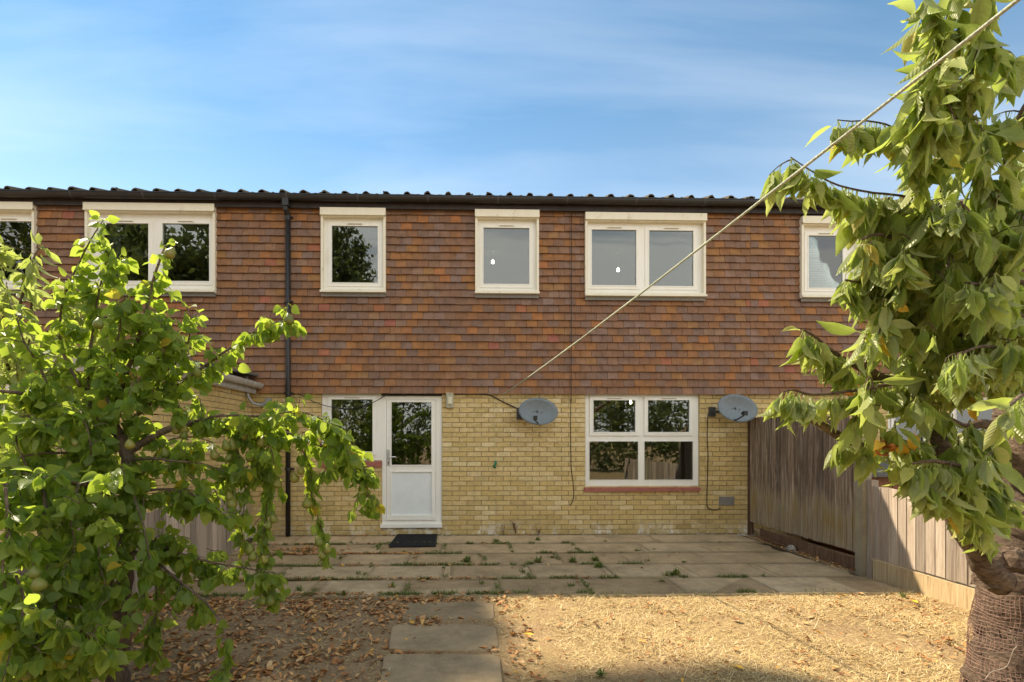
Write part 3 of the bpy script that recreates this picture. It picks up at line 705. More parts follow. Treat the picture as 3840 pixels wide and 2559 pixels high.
lower_window(houses[2], (3560, 3760, 1490, 1959), [((3585, 3735, 1520, 1720), False), ((3585, 3735, 1745, 1930), False)])
# back door, with a dark strip added for the shaded gap over its frame
yd = .025
D = pxr((1431, 1657, 1486, 1980), yd)
dm = MB(); leaf = pxr((1449, 1635, 1500, 1952), yd)
dm.plate(D[0], D[1], D[2] + .06, D[3], [leaf], yd, yd + .07); dm.box((D[0] - .012, yd - .055, D[2] + .008), (D[1] + .006, yd + .07, D[2] + .06))
dm.box((D[0], yd - .02, D[2] + .0605), (D[1], yd - .0005, D[2] + .075))
door = dm.build('back_door', 'upvc', houses[1])
dg = pxr((1468, 1618, 1509, 1744), yd); dp = pxr((1468, 1619, 1771, 1932), yd)
lm = MB(); lm.plate(leaf[0] + .004, leaf[1] - .004, leaf[2] + .012, leaf[3] - .004, [dg, dp], yd + .004, yd + .05); lm.build('door_leaf', 'upvc', door)
for q in (dg, dp):
    b = MB(); b.plate(q[0] - .016, q[1] + .016, q[2] - .016, q[3] + .016, [q], yd - .006, yd + .0035); b.build('bead', 'upvc', door)
MB().box((dg[0] - .004, yd + .012, dg[2] - .004), (dg[1] + .004, yd + .018, dg[3] + .004)).build('pane', 'glass', door)
MB().box((dp[0] - .004, yd + .014, dp[2] - .004), (dp[1] + .004, yd + .03, dp[3] + .004)).build('panel', 'door_panel', door)
wbq = pxr((1449, 1634, 1938, 1951), yd - .02); MB().box((wbq[0], yd - .026, wbq[2]), (wbq[1], yd + .0035, wbq[3])).build('weather_bar', 'upvc', door)
hq = pxr((1451, 1461, 1687, 1746), yd - .01); hm = MB(); hm.box((hq[0], yd - .010, hq[2]), (hq[1], yd + .0035, hq[3]))
hc = FP(1457, 1715, yd - .03); hm.tube([hc + Vector((0, .03, 0)), hc + Vector((0, -.022, 0)), hc + Vector((.02, -.028, .001)), hc + Vector((.115, -.026, .006))], .009, 6)
kc = FP(1457, 1736, yd - .012); hm.cur = 1; hm.box(kc + Vector((-.006, -.004, -.014)), kc + Vector((.006, .003, .014)))
hm.build('handle', ['steel', 'black_plastic'], door, smooth=False)
tq = pxr((1432, 1657, 1475, 1485), 0.0); MB().box((tq[0], -.004, tq[2]), (tq[1], .09, tq[3] + .01)).build('head_gap_shade', 'fascia_paint', door)  # dark bar coloured in where the gap above the frame is black

# ------------------------------------------------------------------ things in the rooms
def pendant(px, py, label, yin, r=.03, zc=2.31):
    c = FP(px, py, yin); e = empty('ceiling_pendant', (c.x, c.y, zc), label, 'lamp', 'lit bulbs behind the windows')
    s = MB(); s.tube([(c.x, c.y, zc), (c.x, c.y, c.z + .075)], .004, 5); s.build('cord', 'upvc_old', e)
    s = MB(); s.lathe([(.035, 0), (.03, -.02), (.001, -.022)], 10, (c.x, c.y, zc)); s.build('ceiling_rose', 'upvc_old', e)
    s = MB(); s.lathe([(.012, .085), (.015, .045), (.014, .04)], 8, (c.x, c.y, c.z)); s.build('socket', 'upvc_old', e)
    s = MB(); s.lathe([(.001, -r), (r * .6, -r * .85), (r, -r * .2), (r, r * .3), (r * .65, r * 1.0), (.012, .042)], 10, (c.x, c.y, c.z)); s.build('bulb', 'bulb', e, smooth=True)
    return e
pendant(1848, 984, 'glowing round ceiling bulb behind the square upstairs window', 1.3, .027, 4.87)
pendant(2318, 1014, 'glowing bulb behind the left pane of the wide upstairs window', 1.3, .026, 4.87)
pendant(2365, 1511, 'glowing bulb behind the ground floor window by the satellite dish', .8, .022, 2.31)
# curtains upstairs at the left house
def curtain(px0, px1, py0, py1, label, y=.18):
    a, b = FP(px0, py1, y), FP(px1, py0, y); s = MB(); n = 26
    for i in range(n + 1):
        x = a.x + (b.x - a.x) * i / n; yy = y + .022 * math.sin(i * 1.55) + U(-.004, .004)
        s.v += [Vector((x, yy, a.z)), Vector((x, yy * .9 + .018, b.z)), Vector((x, yy + .004, a.z)), Vector((x, yy * .9 + .022, b.z))]
    for i in range(n):
        k = 4 * i; s.face((k, k + 4, k + 5, k + 1)); s.face((k + 3, k + 7, k + 6, k + 2))
    s.build('curtain', 'curtain_cloth', smooth=True, label=label, cat='curtain', group='curtains in the left house')
curtain(-330, 30, 815, 1075, 'grey curtain at the far left upstairs window, left half')
curtain(38, 125, 815, 1075, 'grey curtain at the far left upstairs window, right half')
curtain(365, 450, 825, 1075, 'dark drawn-back curtain at the left side of the wide left window')
# slatted blind in the right house
a, b = FP(3022, 1090, .12), FP(3170, 872, .12)
bl = empty('window_blind', ((a.x + b.x) / 2, .12, a.z), 'white slatted shutter behind the open window above the fence', 'blind')
zz_ = a.z
for k in range(24):
    z0 = a.z + .01 + k * (b.z - a.z - .04) / 24; s = MB()
    s.add([(a.x, .105, z0), (b.x, .105, z0), (b.x, .128, z0 + .036), (a.x, .128, z0 + .036), (a.x, .107, z0 - .003), (b.x, .107, z0 - .003), (b.x, .130, z0 + .033), (a.x, .130, z0 + .033)],
          [(0, 1, 2, 3), (7, 6, 5, 4), (0, 4, 5, 1)]); s.build('slat', 'blind_white', bl)
s = MB(); s.box((a.x, .10, b.z - .03), (b.x, .135, b.z)); s.build('head_rail', 'blind_white', bl)
s = MB(); s.box(((a.x + b.x) / 2 - .012, .092, a.z), ((a.x + b.x) / 2 + .012, .103, b.z - .03)); s.build('stile', 'blind_white', bl)

# ------------------------------------------------------------------ fittings on the middle facade
# downpipe
c = FP(1080, 1500, -.11); dpe = empty('downpipe', (c.x, -.11, 0), 'black plastic downpipe between the left and middle house', 'downpipe')
zg = FP(1700, 733, -.24).z
s = MB(); ztop = FP(1080, 810, -.11).z; s.tube([(c.x, -.11, .02), (c.x, -.11, ztop)], .036, 12); s.build('pipe', 'black_plastic', dpe, smooth=True)
s = MB(); s.box((c.x - .045, -.235, zg - .17), (c.x + .045, -.13, zg - .06)); s.tube([(c.x - .01, -.185, zg - .16), (c.x - .01, -.18, zg - .21), (c.x, -.12, zg - .27), (c.x, -.11, zg - .34)], .038, 12); s.build('outlet', 'black_plastic', dpe)
for py in (812, 1130, 1475, 1760):
    z = FP(1080, py, -.11).z; s = MB(); s.tube([(c.x, -.11, z - .022), (c.x, -.11, z + .022)], .042, 12); s.box((c.x - .065, -.078, z - .015), (c.x + .065, -.070 if py < 1470 else -.004, z + .015)); s.build('pipe_clip', 'black_plastic', dpe)
def cable(pts, r, label, mat='black_plastic', name='cable', group=None, sub=5):
    P = [Vector(p) for p in pts]; out_ = []
    for i in range(len(P) - 1):
        p0, p1, p2, p3 = P[max(i - 1, 0)], P[i], P[i + 1], P[min(i + 2, len(P) - 1)]
        for k in range(sub):
            u = k / sub; out_.append(.5 * ((2 * p1) + (p2 - p0) * u + (2 * p0 - 5 * p1 + 4 * p2 - p3) * u * u + (3 * p1 - p0 - 3 * p2 + p3) * u ** 3))
    out_.append(P[-1]); s = MB(); s.tube(out_, r, 6)
    return s.build(name, mat, smooth=True, label=label, cat='cable', group=group)
def fpl(L_, y): return [FP(a_, b_, y if len(q) < 1 else q[0]) for a_, b_, *q in L_]
cable(fpl([(962, 1440), (1000, 1458), (1046, 1472), (1062, 1473)], -.03), .006, 'pale cable from the old bracket to the downpipe', 'galvanised', group='cables on the wall')
cable(fpl([(1098, 1474), (1120, 1478), (1180, 1508), (1243, 1527), (1320, 1532), (1398, 1510), (1450, 1482), (1480, 1475)], -.045), .006, 'black cable sagging across the kitchen window', group='cables on the wall')
cable(fpl([(1480, 1477), (1600, 1477), (1700, 1479), (1800, 1479), (1840, 1484), (1858, 1493), (1900, 1514), (1950, 1537)], -.015), .008, 'black cable running under the tiles to the left dish', group='cables on the wall')
cable([FP(2143, 800, -.08)] + fpl([(2143, 1100), (2142, 1470)], -.078) + fpl([(2141, 1500), (2140, 1600), (2142, 1750), (2148, 1800), (2152, 1855), (2145, 1885), (2136, 1897)], -.012), .0055, 'thin black cable hanging down the wall left of the main window', group='cables on the wall')
cable(fpl([(2672, 1542), (2660, 1550), (2654, 1565), (2652, 1640), (2655, 1700), (2653, 1800), (2651, 1890), (2660, 1908), (2685, 1913), (2702, 1906)], -.014), .0065, 'black cable dropping from the right dish to the grey vent', group='cables on the wall')
# vent cover
q = pxr((2697, 2753, 1863, 1896), -.012)
vt = MB(); vt.box((q[0], -.016, q[2]), (q[1], .002, q[3])); vt.box((q[0] + .012, -.020, q[2] + .012), (q[1] - .012, -.0155, q[3] - .012)); vt.lathe([(.010, 0), (.008, .004), (.001, .005)], 8, ((q[0] + q[1]) / 2, -.02, (q[2] + q[3]) / 2))
vt.build('vent_cover', 'vent_grey', label='grey blanking plate low on the brick wall near the fence', cat='vent')
# outside light
q = pxr((1673, 1701, 1472, 1531), -.05); le = empty('wall_light', ((q[0] + q[1]) / 2, -.03, q[2]), 'small beige bulkhead light beside the back door', 'wall light')
s = MB(); s.bevbox((q[0], -.065, q[2]), (q[1], -.006, q[3]), .008); s.build('housing', 'lamp_housing', le)
s = MB(); s.bevbox((q[0] + .02, -.084, q[2] + .055), (q[1] - .02, -.0655, q[3] - .07), .012); s.build('lens', 'lamp_lens', le)
for zc in (q[2] + .03, q[3] - .03):
    s = MB(); s.box(((q[0] + q[1]) / 2 - .006, -.069, zc - .006), ((q[0] + q[1]) / 2 + .006, -.0655, zc + .006)); s.build('screw', 'black_plastic', le)
# satellite dishes
def dish(px, py, wpx, hpx, label, lnb, mount, tilt):
    c = FP(px, py, -.28); a = FP(px + wpx / 2, py, -.28).x - c.x; b = FP(px, py - hpx / 2, -.28).z - c.z
    e = empty('satellite_dish', (c.x, -.02, c.z), label, 'satellite dish', 'satellite dishes')
    rot = Matrix.Rotation(tilt, 3, 'Y') @ Matrix.Rotation(R(-12), 3, 'X')
    s = MB(); nr, na = 6, 32; off = [Vector((0, .0, 0)), Vector((0, .006, 0))]
    for li in range(2):
        for r_ in range(nr + 1):
            f = r_ / nr
            for k in range(na):
                an = 2 * math.pi * k / na; v = Vector((a * f * math.cos(an), (1 - f * f) * .055 + .007 * li, b * 1.02 * f * math.sin(an)))
                s.v.append(c + rot @ v)
    for li in range(2):
        for r_ in range(nr):
            for k in range(na):
                k2 = (k + 1) % na; q_ = [li * (nr + 1) * na + r_ * na + k, li * (nr + 1) * na + r_ * na + k2, li * (nr + 1) * na + (r_ + 1) * na + k2, li * (nr + 1) * na + (r_ + 1) * na + k]
                s.face(tuple(q_ if li else q_[::-1]))
    o1, o2 = nr * na, (2 * nr + 1) * na
    for k in range(na): s.face((o1 + k, o2 + k, o2 + (k + 1) % na, o1 + (k + 1) % na))
    s.build('reflector', 'dish_grey', e, smooth=True)
    foot = c + rot @ Vector((lnb[2], -.02, -b * .93)); head = FP(px + lnb[0], py + lnb[1], -.50)
    s = MB(); s.tube([foot + Vector((0, .08, .02)), foot, head + Vector((0, .03, -.03))], [.012, .012, .010], 6); s.build('feed_arm', 'dark_metal', e)
    s = MB(); s.tube([head + Vector((.0, .03, .0)), head + Vector((0, .0, 0)), head + Vector((0, .07, .005))], [.028, .030, .020], 10); s.box(head + Vector((-.028, -.035, -.03)), head + Vector((.028, .015, .035))); s.build('receiver', 'black_plastic', e)
    s = MB()
    for dx in (-.06, .03): s.lathe([(.006, -.006), (.001, -.007)], 6, c + rot @ Vector((dx, .045, .0)))
    for dx in (-.055, .055): s.box(c + rot @ Vector((dx - .006, .040, -.004)), c + rot @ Vector((dx + .006, .046, .008)))
    s.build('bolt', 'black_plastic', e)
    mpt = FP(mount[0], mount[1], -.03); s = MB()
    s.box(mpt + Vector((-.05, .0, -.075)), mpt + Vector((.05, .027, .075))); s.tube([mpt, mpt + Vector((.0, -.10, .0)), Vector((c.x * .35 + mpt.x * .65, -.16, mpt.z)), c + Vector((-.05, .10, -.02)), c + Vector((0, .055, 0))], .02, 8); s.build('bracket', 'dark_metal', e)
dish(2019, 1543, 148, 103, 'grey oval satellite dish left of the main ground floor window', (-12, 26, .0), (1950, 1555), R(4))
dish(2767, 1531, 152, 106, 'grey oval satellite dish at the right beside the fence top', (26, 20, -.04), (2672, 1545), R(7))
# old bracket without a dish
b0 = FP(1003, 1512, -.02); e = empty('dish_bracket', b0, 'bare grey bracket with bent pole, dish missing, beside the downpipe', 'bracket')
s = MB(); s.box(b0 + Vector((-.03, -.012, -.075)), b0 + Vector((.065, .012, .075))); s.build('wall_plate', 'galvanised', e)
s = MB(); p0 = b0 + Vector((-.01, -.02, .0)); s.tube([p0, p0 + Vector((-.06, -.10, -.035)), p0 + Vector((-.13, -.17, -.02)), p0 + Vector((-.18, -.20, .06)), p0 + Vector((-.20, -.21, .17)), p0 + Vector((-.20, -.21, .37))], .020, 10); s.build('pole', 'galvanised', e, smooth=True)
s = MB(); s.tube([b0 + Vector((.0, -.012, -.05)), b0 + Vector((-.07, -.11, -.05))], .009, 6); s.build('strut', 'galvanised', e)
# green twine cleat
g0 = FP(1856, 1742, -.03); s = MB()
s.tube([FP(1851, 1480, -.015), FP(1852, 1600, -.012), FP(1853, 1712, -.012)], .0016, 4); s.tube([FP(1850, 1770, -.012), FP(1846, 1812, -.012)], .0016, 4)
for k in range(9): 
    q = g0 + Vector((U(-.012, .012), U(-.012, .005), 0)); s.tube([q + Vector((U(-.012, .012), 0, .055)), q + Vector((U(.0, .02), -.012, .02)), q + Vector((U(-.02, .0), -.012, -.02)), q + Vector((U(-.02, .01), 0, -.06))], .006, 5)
s.build('twine_hank', 'green_twine', smooth=True, label='small hank of green twine hanging on the brick wall below the clothes line', cat='twine')
# door mat
q = [GP(1490, 2007, .012), GP(1641, 2006, .012), GP(1634, 2051, .012), GP(1454, 2053, .012)]
me_ = empty('door_mat', (sum((v.x for v in q)) / 4, sum((v.y for v in q)) / 4, .008), 'black rubber door mat on the paving in front of the back door', 'mat')
s = MB(); s.add([v + Vector((0, 0, 0)) for v in q] + [v + Vector((0, 0, .012)) for v in q], [(3, 2, 1, 0)] + [((k + 1) % 4, k, 4 + k, 4 + (k + 1) % 4)[::-1] for k in range(4)] + [(4, 5, 6, 7)]); s.build('base', 'rubber_mat', me_)
for k in range(15):
    u = (k + .5) / 15; a, b = q[3].lerp(q[0], u), q[2].lerp(q[1], u); s = MB(); s.box(a.lerp(b, .03) + Vector((0, -.008, .0125)), a.lerp(b, .97) + Vector((0, .008, .018))); s.build('rib', 'rubber_mat', me_)

# ------------------------------------------------------------------ left house: rear extension
EX, EY, EZ = -3.27, -2.45, 2.36
H = houses[0]
s = MB(); s.box((EX - .11, EY + .007, -.1), (EX - .007, -.001, EZ - .12)); ew = s.build('extension_wall', 'mortar', H)
sb = []
for k in range(4):
    s = MB(); s.bevbox((-.1075, -.004, -.0325), (.1075, .02, .0325), .003)
    rm_ = Matrix.Rotation(R(90), 3, 'Z'); s.v = [rm_ @ v for v in s.v]; sb.append(s.mesh('brick', 'brick'))
z = .008; row = 0
while z < EZ - .2:
    ph = 0 if row % 2 else .1125; k = 0; y = -.003
    while y > EY + .02:
        L0 = .1125 if (k == 0 and row % 2) else .225; y2 = max(y - L0, EY)
        if z > .55: inst('brick', random.choice(sb), ew, (EX + .0 + U(-.002, .002), (y + y2) / 2, z + .0325), (1, max(.02, abs(y - y2) - .01) / .215, 1))
        y = y2; k += 1
    row += 1; z += .0752
# front of the extension: white framed glazing over a brick base
FX0 = -8.2
s = MB(); s.plate(FX0, EX - .007, -.1, EZ - .12, [(FX0 + .5, EX - .42, .75, 2.1)], EY + .008, EY + .12); fw = s.build('extension_front', 'mortar', H)
z = .008; row = 0
while z < EZ - .2:
    for a, b in intervals(FX0, EX - .0, [(FX0 + .5, EX - .42, .75, 2.1)], z, z + .065):
        x = b
        k = 0
        while x > a + .02:
            L0 = .1125 if (k == 0 and row % 2 == 0) else .225; x2 = max(x - L0, a)
            if x > -6.2: inst('brick', random.choice(brick_meshes), fw, ((x + x2) / 2, EY + U(-.002, .002), z + .0325), (max(.02, x - x2 - .01) / .215, 1, 1))
            x = x2; k += 1
    row += 1; z += .0752
a0, a1 = FX0 + .5, EX - .42; n = 4; wdt = (a1 - a0) / n
gh = [(a0 + wdt * k + .06, a0 + wdt * (k + 1) - .06, .83, 2.02) for k in range(n)]
s = MB(); s.plate(a0, a1, .75, 2.1, gh, EY + .03, EY + .10); ewin = s.build('extension_window', 'upvc', H)
for g in gh:
    s = MB(); s.plate(g[0] - .02, g[1] + .02, g[2] - .02, g[3] + .02, [(g[0] + .035, g[1] - .035, g[2] + .035, g[3] - .035)], EY + .015, EY + .0295); s.build('sash', 'upvc', ewin)
    MB().box((g[0], EY + .045, g[2]), (g[1], EY + .051, g[3])).build('pane', 'glass', ewin)
s = MB(); s.box((FX0, EY + .13, 0), (EX - .12, -.002, .002)); s.box((FX0, EY + .14, 2.2), (EX - .13, -.002, 2.21)); s.build('extension_room', 'plaster', H)
s = MB(); s.add([(FX0 - .1, EY - .16, EZ), (EX + .12, EY - .16, EZ), (EX + .12, -.07, EZ + .10), (FX0 - .1, -.07, EZ + .10), (FX0 - .1, EY - .16, EZ - .03), (EX + .12, EY - .16, EZ - .03), (EX + .12, -.07, EZ + .07), (FX0 - .1, -.07, EZ + .07)],
    [(0, 1, 2, 3), (7, 6, 5, 4), (4, 5, 1, 0), (5, 6, 2, 1), (7, 4, 0, 3)]); er = s.build('extension_roof', 'felt', H)
s = MB(); s.box((FX0 - .1, EY - .13, EZ - .20), (EX + .095, EY - .10, EZ - .032)); s.box((EX + .065, EY - .10, EZ - .20), (EX + .095, -.07, EZ - .032)); s.build('extension_fascia', 'grey_gutter', H)
s = MB(); n = 8; pr = [(EX + .155 - .055 * math.cos(math.pi * k / (n - 1)), EZ - .05 - .075 * math.sin(math.pi * k / (n - 1))) for k in range(n)]
s.add([(x, EY - .16, z) for x, z in pr] + [(x, -.07, z) for x, z in pr], [(k, k + 1, n + k + 1, n + k) for k in range(n - 1)]); s.add([(EX + .155 + (x - EX - .155) * .92, EY - .16, z + .005) for x, z in pr] + [(EX + .155 + (x - EX - .155) * .92, -.07, z + .005) for x, z in pr], [(n + k, n + k + 1, k + 1, k) for k in range(n - 1)])
s.box((EX + .098, -.1, EZ - .185), (EX + .104, EY - .1, EZ - .15)); s.build('extension_gutter', 'grey_gutter', H)

# ------------------------------------------------------------------ fences
def fence_panel(fence, x, y0, y1, z0, z1a, z1b, mat, label, bw=.098, side=-1, rag=.012):
    """vertical boards from y0 (near the house) to y1; face turned to side (-1: towards -X)"""
    s = MB()
    for zr in (z0 + .15, (z0 + min(z1a, z1b)) / 2, min(z1a, z1b) - .15): s.box((x - side * .001, y0, zr - .03), (x - side * .035, y1, zr + .03))
    e = s.build('fence_panel', mat, fence, label=label)
    n = max(1, int(round(abs(y1 - y0) / bw)))
    for k in range(n):
        a = y0 + (y1 - y0) * k / n; b = y0 + (y1 - y0) * (k + 1) / n; d = (b - a)
        u = (k + .5) / n; zt = z1a + (z1b - z1a) * u + U(-rag, rag); zb = z0 + U(-.006, .006); s = MB()
        j = U(-.002, .002); aa, bb = a - d * .06, b - d * .02
        vs = [(x, aa, zb), (x, bb, zb), (x + side * .015 + j, bb, zb), (x + side * .009 + j, aa, zb)]
        tp = U(-.006, .006)
        s.add(vs + [(p, q, zt + (tp if i % 3 else -tp)) for i, (p, q, r_) in enumerate(vs)], [(3, 2, 1, 0), (4, 5, 6, 7), (0, 1, 5, 4), (1, 2, 6, 5), (2, 3, 7, 6), (3, 0, 4, 7)])
        o = s.build('board', mat, e); o.rotation_euler = (U(-.004, .004), 0, 0)
    return e
FXR = 4.40
PY = GP(3207, 2148).y
RF = empty('garden_fence', (FXR, PY, 0), 'weathered board fence along the right side, tall dark panel then low pale panels', 'fence')
fence_panel(RF, FXR, -.06, PY + .07, .20, 1.815, 1.74, 'fence_dark', 'tall dark weathered panel next to the brick wall', .096)
def fbox(a, b, name, mat, fence, label=None): 
    s = MB(); s.box(a, b); return s.build(name, mat, fence, label=label)
fbox((FXR - .02, -.055, .0), (FXR + .05, -.004, 1.83), 'wall_post', 'rotten_wood', RF, 'dark timber post fixed to the brick wall')
fbox((FXR - .0, -.3, -.02), (FXR + .03, PY + .062, .13), 'gravel_board', 'rotten_wood', RF, 'rotten brown board under the tall dark panel')
s = MB(); pc = Vector((FXR - .02, PY, 0))
s.box((pc.x - .05, pc.y - .055, -.1), (pc.x + .05, pc.y + .055, 1.64)); s.add([(pc.x - .05, pc.y - .055, 1.64), (pc.x + .05, pc.y - .055, 1.64), (pc.x + .05, pc.y + .055, 1.64), (pc.x - .05, pc.y + .055, 1.64), (pc.x, pc.y, 1.67)], [(0, 1, 4), (1, 2, 4), (2, 3, 4), (3, 0, 4)])
s.build('concrete_post', 'post_concrete', RF, label='tall concrete post between the dark panel and the low pale panel')
fbox((FXR - .03, PY - .125, -.05), (FXR + .05, PY - .06, 1.03), 'timber_post', 'fence_pale', RF, 'short weathered timber post touching the concrete post')
P2 = PY - .13
fence_panel(RF, FXR, P2, P2 - 1.75, .195, .965, .955, 'fence_pale', 'low pale sunlit panel right of the concrete post', .105)
fbox((FXR - .022, P2 - .004, -.04), (FXR + .02, P2 - 1.75, .175), 'gravel_board', 'board_wood', RF, 'pale timber gravel board under the low panel')
fbox((FXR - .05, P2 - 1.86, -.1), (FXR + .05, P2 - 1.76, 1.02), 'concrete_post', 'post_concrete', RF)
fence_panel(RF, FXR, P2 - 1.87, P2 - 3.65, .195, .965, .955, 'fence_pale', 'low pale panel behind the cherry trunk', .105)
fbox((FXR - .022, P2 - 1.87, -.04), (FXR + .02, P2 - 3.65, .175), 'gravel_board', 'board_wood', RF)
FXL = -3.06
LY = -.82
LF = empty('garden_fence', (FXL, LY, 0), 'low grey-brown board fence along the left side behind the pear tree', 'fence')
for k in range(4):
    fence_panel(LF, FXL, LY - 1.83 * k, LY - 1.83 * (k + 1) + .05, .0, .775, .775, 'fence_left', None, .12, 1)
    fbox((FXL - .04, LY - 1.83 * k + .003, 0), (FXL + .03, LY - 1.83 * k + .047, .80), 'timber_post', 'fence_left', LF)
# debris along the right fence
e = [GP(2850, 2025, .03), GP(2960, 2060, .02)]
for (ax, ay, bx, by, w, lab, mt) in [(2820, 1985, 2875, 2010, .05, 'short broken board leaning in the corner of wall and fence', 'board_wood'), (2835, 2012, 2945, 2050, .02, 'thin rotten batten lying along the foot of the dark fence', 'rotten_wood'), (2880, 2030, 2960, 2055, .012, 'brown stick lying on the soil by the dark fence', 'rotten_wood')]:
    a, b = GP(ax, ay, .06), GP(bx, by, .03); s = MB(); s.tube([a, a.lerp(b, .5) + Vector((.01, 0, .006)), b], [w * .7, w * .75, w * .6], 5, .15); s.build('wood_offcut', mt, label=lab, cat='wood')
s = MB(); c = GP(2966, 2062, .0); s.lathe([(.055, -.02), (.065, .02), (.04, .055), (.001, .06)], 7, c)
for v in s.v: v += Vector((U(-.014, .014), U(-.014, .014), U(-.008, .008)))
s.build('rubble_stone', 'stone', label='pale lump of rubble on the soil by the dark fence', cat='stone')
# lumber in the neighbour's yard seen above the low fence
s = MB(); e = empty('garden_shed', (5.7, -.95, 0), 'low brown timber store with grey felt roof beyond the fence', 'shed')
s = MB(); s.box((5.0, -1.5, 0), (6.6, -.35, 1.02)); s.build('body', 'brown_paint', e)
for k in range(8): MB().box((5.0 + .2 * k + .006, -1.512, .02), (5.2 + .2 * k - .006, -1.5005, 1.0)).build('board', 'brown_paint', e)
for k in range(6): MB().box((4.988, -1.5 + .19 * k + .004, .02), (4.9995, -1.31 + .19 * k - .004, 1.0)).build('board', 'brown_paint', e)
s = MB(); s.add([(4.92, -1.6, 1.04), (6.7, -1.6, 1.04), (6.7, -.3, 1.16), (4.92, -.3, 1.16), (4.92, -1.6, 1.00), (6.7, -1.6, 1.0), (6.7, -.3, 1.12), (4.92, -.3, 1.12)], [(0, 1, 2, 3), (7, 6, 5, 4), (4, 5, 1, 0), (5, 6, 2, 1), (7, 4, 0, 3)]); s.build('roof', 'felt', e)

# ------------------------------------------------------------------ clothes line
A = FP(1888, 1481, -.10); B = PP(3722, 2, 1.15)
dirn = (B - A); C_ = A + dirn * 1.42
pts = []
for k in range(60):
    u = k / 59; p = A.lerp(C_, u); p.z -= .10 * math.sin(math.pi * min(1, u)) * .55; pts.append(p)
s = MB(); s.tube(pts, [.0095 - .0047 * min(1, k / 42) for k in range(60)], 6, .12)
pm = A.lerp(C_, .93 / 1.42 * 1.0)
rope = s.build('clothes_line', 'rope', smooth=True, label='pale rope clothes line slanting from the house wall up past the cherry tree', cat='rope')
s = MB(); s.tube([C_ + Vector((.04, -.05, -2.9 - (C_.z - 2.9) + .2)) * 1, C_ + Vector((.04, -.05, .15))], .035, 10)
s.build('line_post', 'fence_pale', label='timber clothes line post behind the viewer', cat='post')

# ------------------------------------------------------------------ plants
def leaf_mesh(name, mat, ln, wd, fold, curl, wave, stalk, shape, seed):
    rs = random.Random(seed); s = MB(); n = 8
    prof = {'cherry': [.0, .58, .86, .98, 1.0, .88, .62, .27, 0], 'pear': [.0, .72, .96, 1.0, .95, .80, .56, .24, 0]}[shape]
    mid = []; z = 0.0; x = 0.0; ang = 0.0
    for i in range(n + 1):
        mid.append((x, z, ang)); st = ln / n; ang -= curl / n; x += st * math.cos(ang); z += st * math.sin(ang)
    tw = rs.uniform(-.35, .35); ph = rs.uniform(0, 6)
    for i, (x, z, an) in enumerate(mid):
        w = wd * .5 * prof[i] * (1 - .22 * fold * fold); lf = fold * w; wv = wave * wd * math.sin(i * 1.7 + ph) * (.6 + .4 * rs.random()); rl = tw * i / n * w
        s.v += [Vector((x, 0, z)), Vector((x, -w, z + lf + wv + rl)), Vector((x, w, z + lf - wv * .6 - rl))]
        s.uv += [(i / n, 0, 0), (i / n, -.5 * prof[i], 0), (i / n, .5 * prof[i], 0)]
    for i in range(n):
        a = 3 * i
        if i == 0: s.face((a, a + 4, a + 3)); s.face((a, a + 3, a + 5))
        elif i == n - 1: s.face((a, a + 1, a + 3)); s.face((a, a + 3, a + 2))
        else: s.face((a, a + 1, a + 4, a + 3)); s.face((a, a + 3, a + 5, a + 2))
    b = len(s.v); q = stalk * .035 + .0006     # leaf stalk
    s.v += [Vector((-stalk, -q, stalk * .18)), Vector((-stalk, q, stalk * .18)), Vector((0, -q, 0)), Vector((0, q, 0))]; s.face((b, b + 2, b + 3, b + 1)); s.uv += [(0, 0, 0)] * 4
    for v in s.v: v += Vector((stalk, 0, -stalk * .18))     # the stalk's end is the origin
    return s.mesh(name, mat, smooth=True)
def orient(pos, d, nrm, sc):
    x = d.normalized(); z = (nrm - x * nrm.dot(x)); z = z.normalized() if z.length > 1e-5 else x.orthogonal().normalized(); y = z.cross(x)
    m_ = Matrix((x, y, z)).transposed() * sc; return Matrix.Translation(pos) @ m_.to_4x4()
def catmull(P, r, sub=6):
    o, rr = [], []
    for i in range(len(P) - 1):
        p0, p1, p2, p3 = P[max(i - 1, 0)], P[i], P[i + 1], P[min(i + 2, len(P) - 1)]
        for k in range(sub):
            u = k / sub; o.append(.5 * ((2 * p1) + (p2 - p0) * u + (2 * p0 - 5 * p1 + 4 * p2 - p3) * u * u + (3 * p1 - p0 - 3 * p2 + p3) * u ** 3)); rr.append(r[i] + (r[i + 1] - r[i]) * u)
    o.append(P[-1]); rr.append(r[-1]); return o, rr
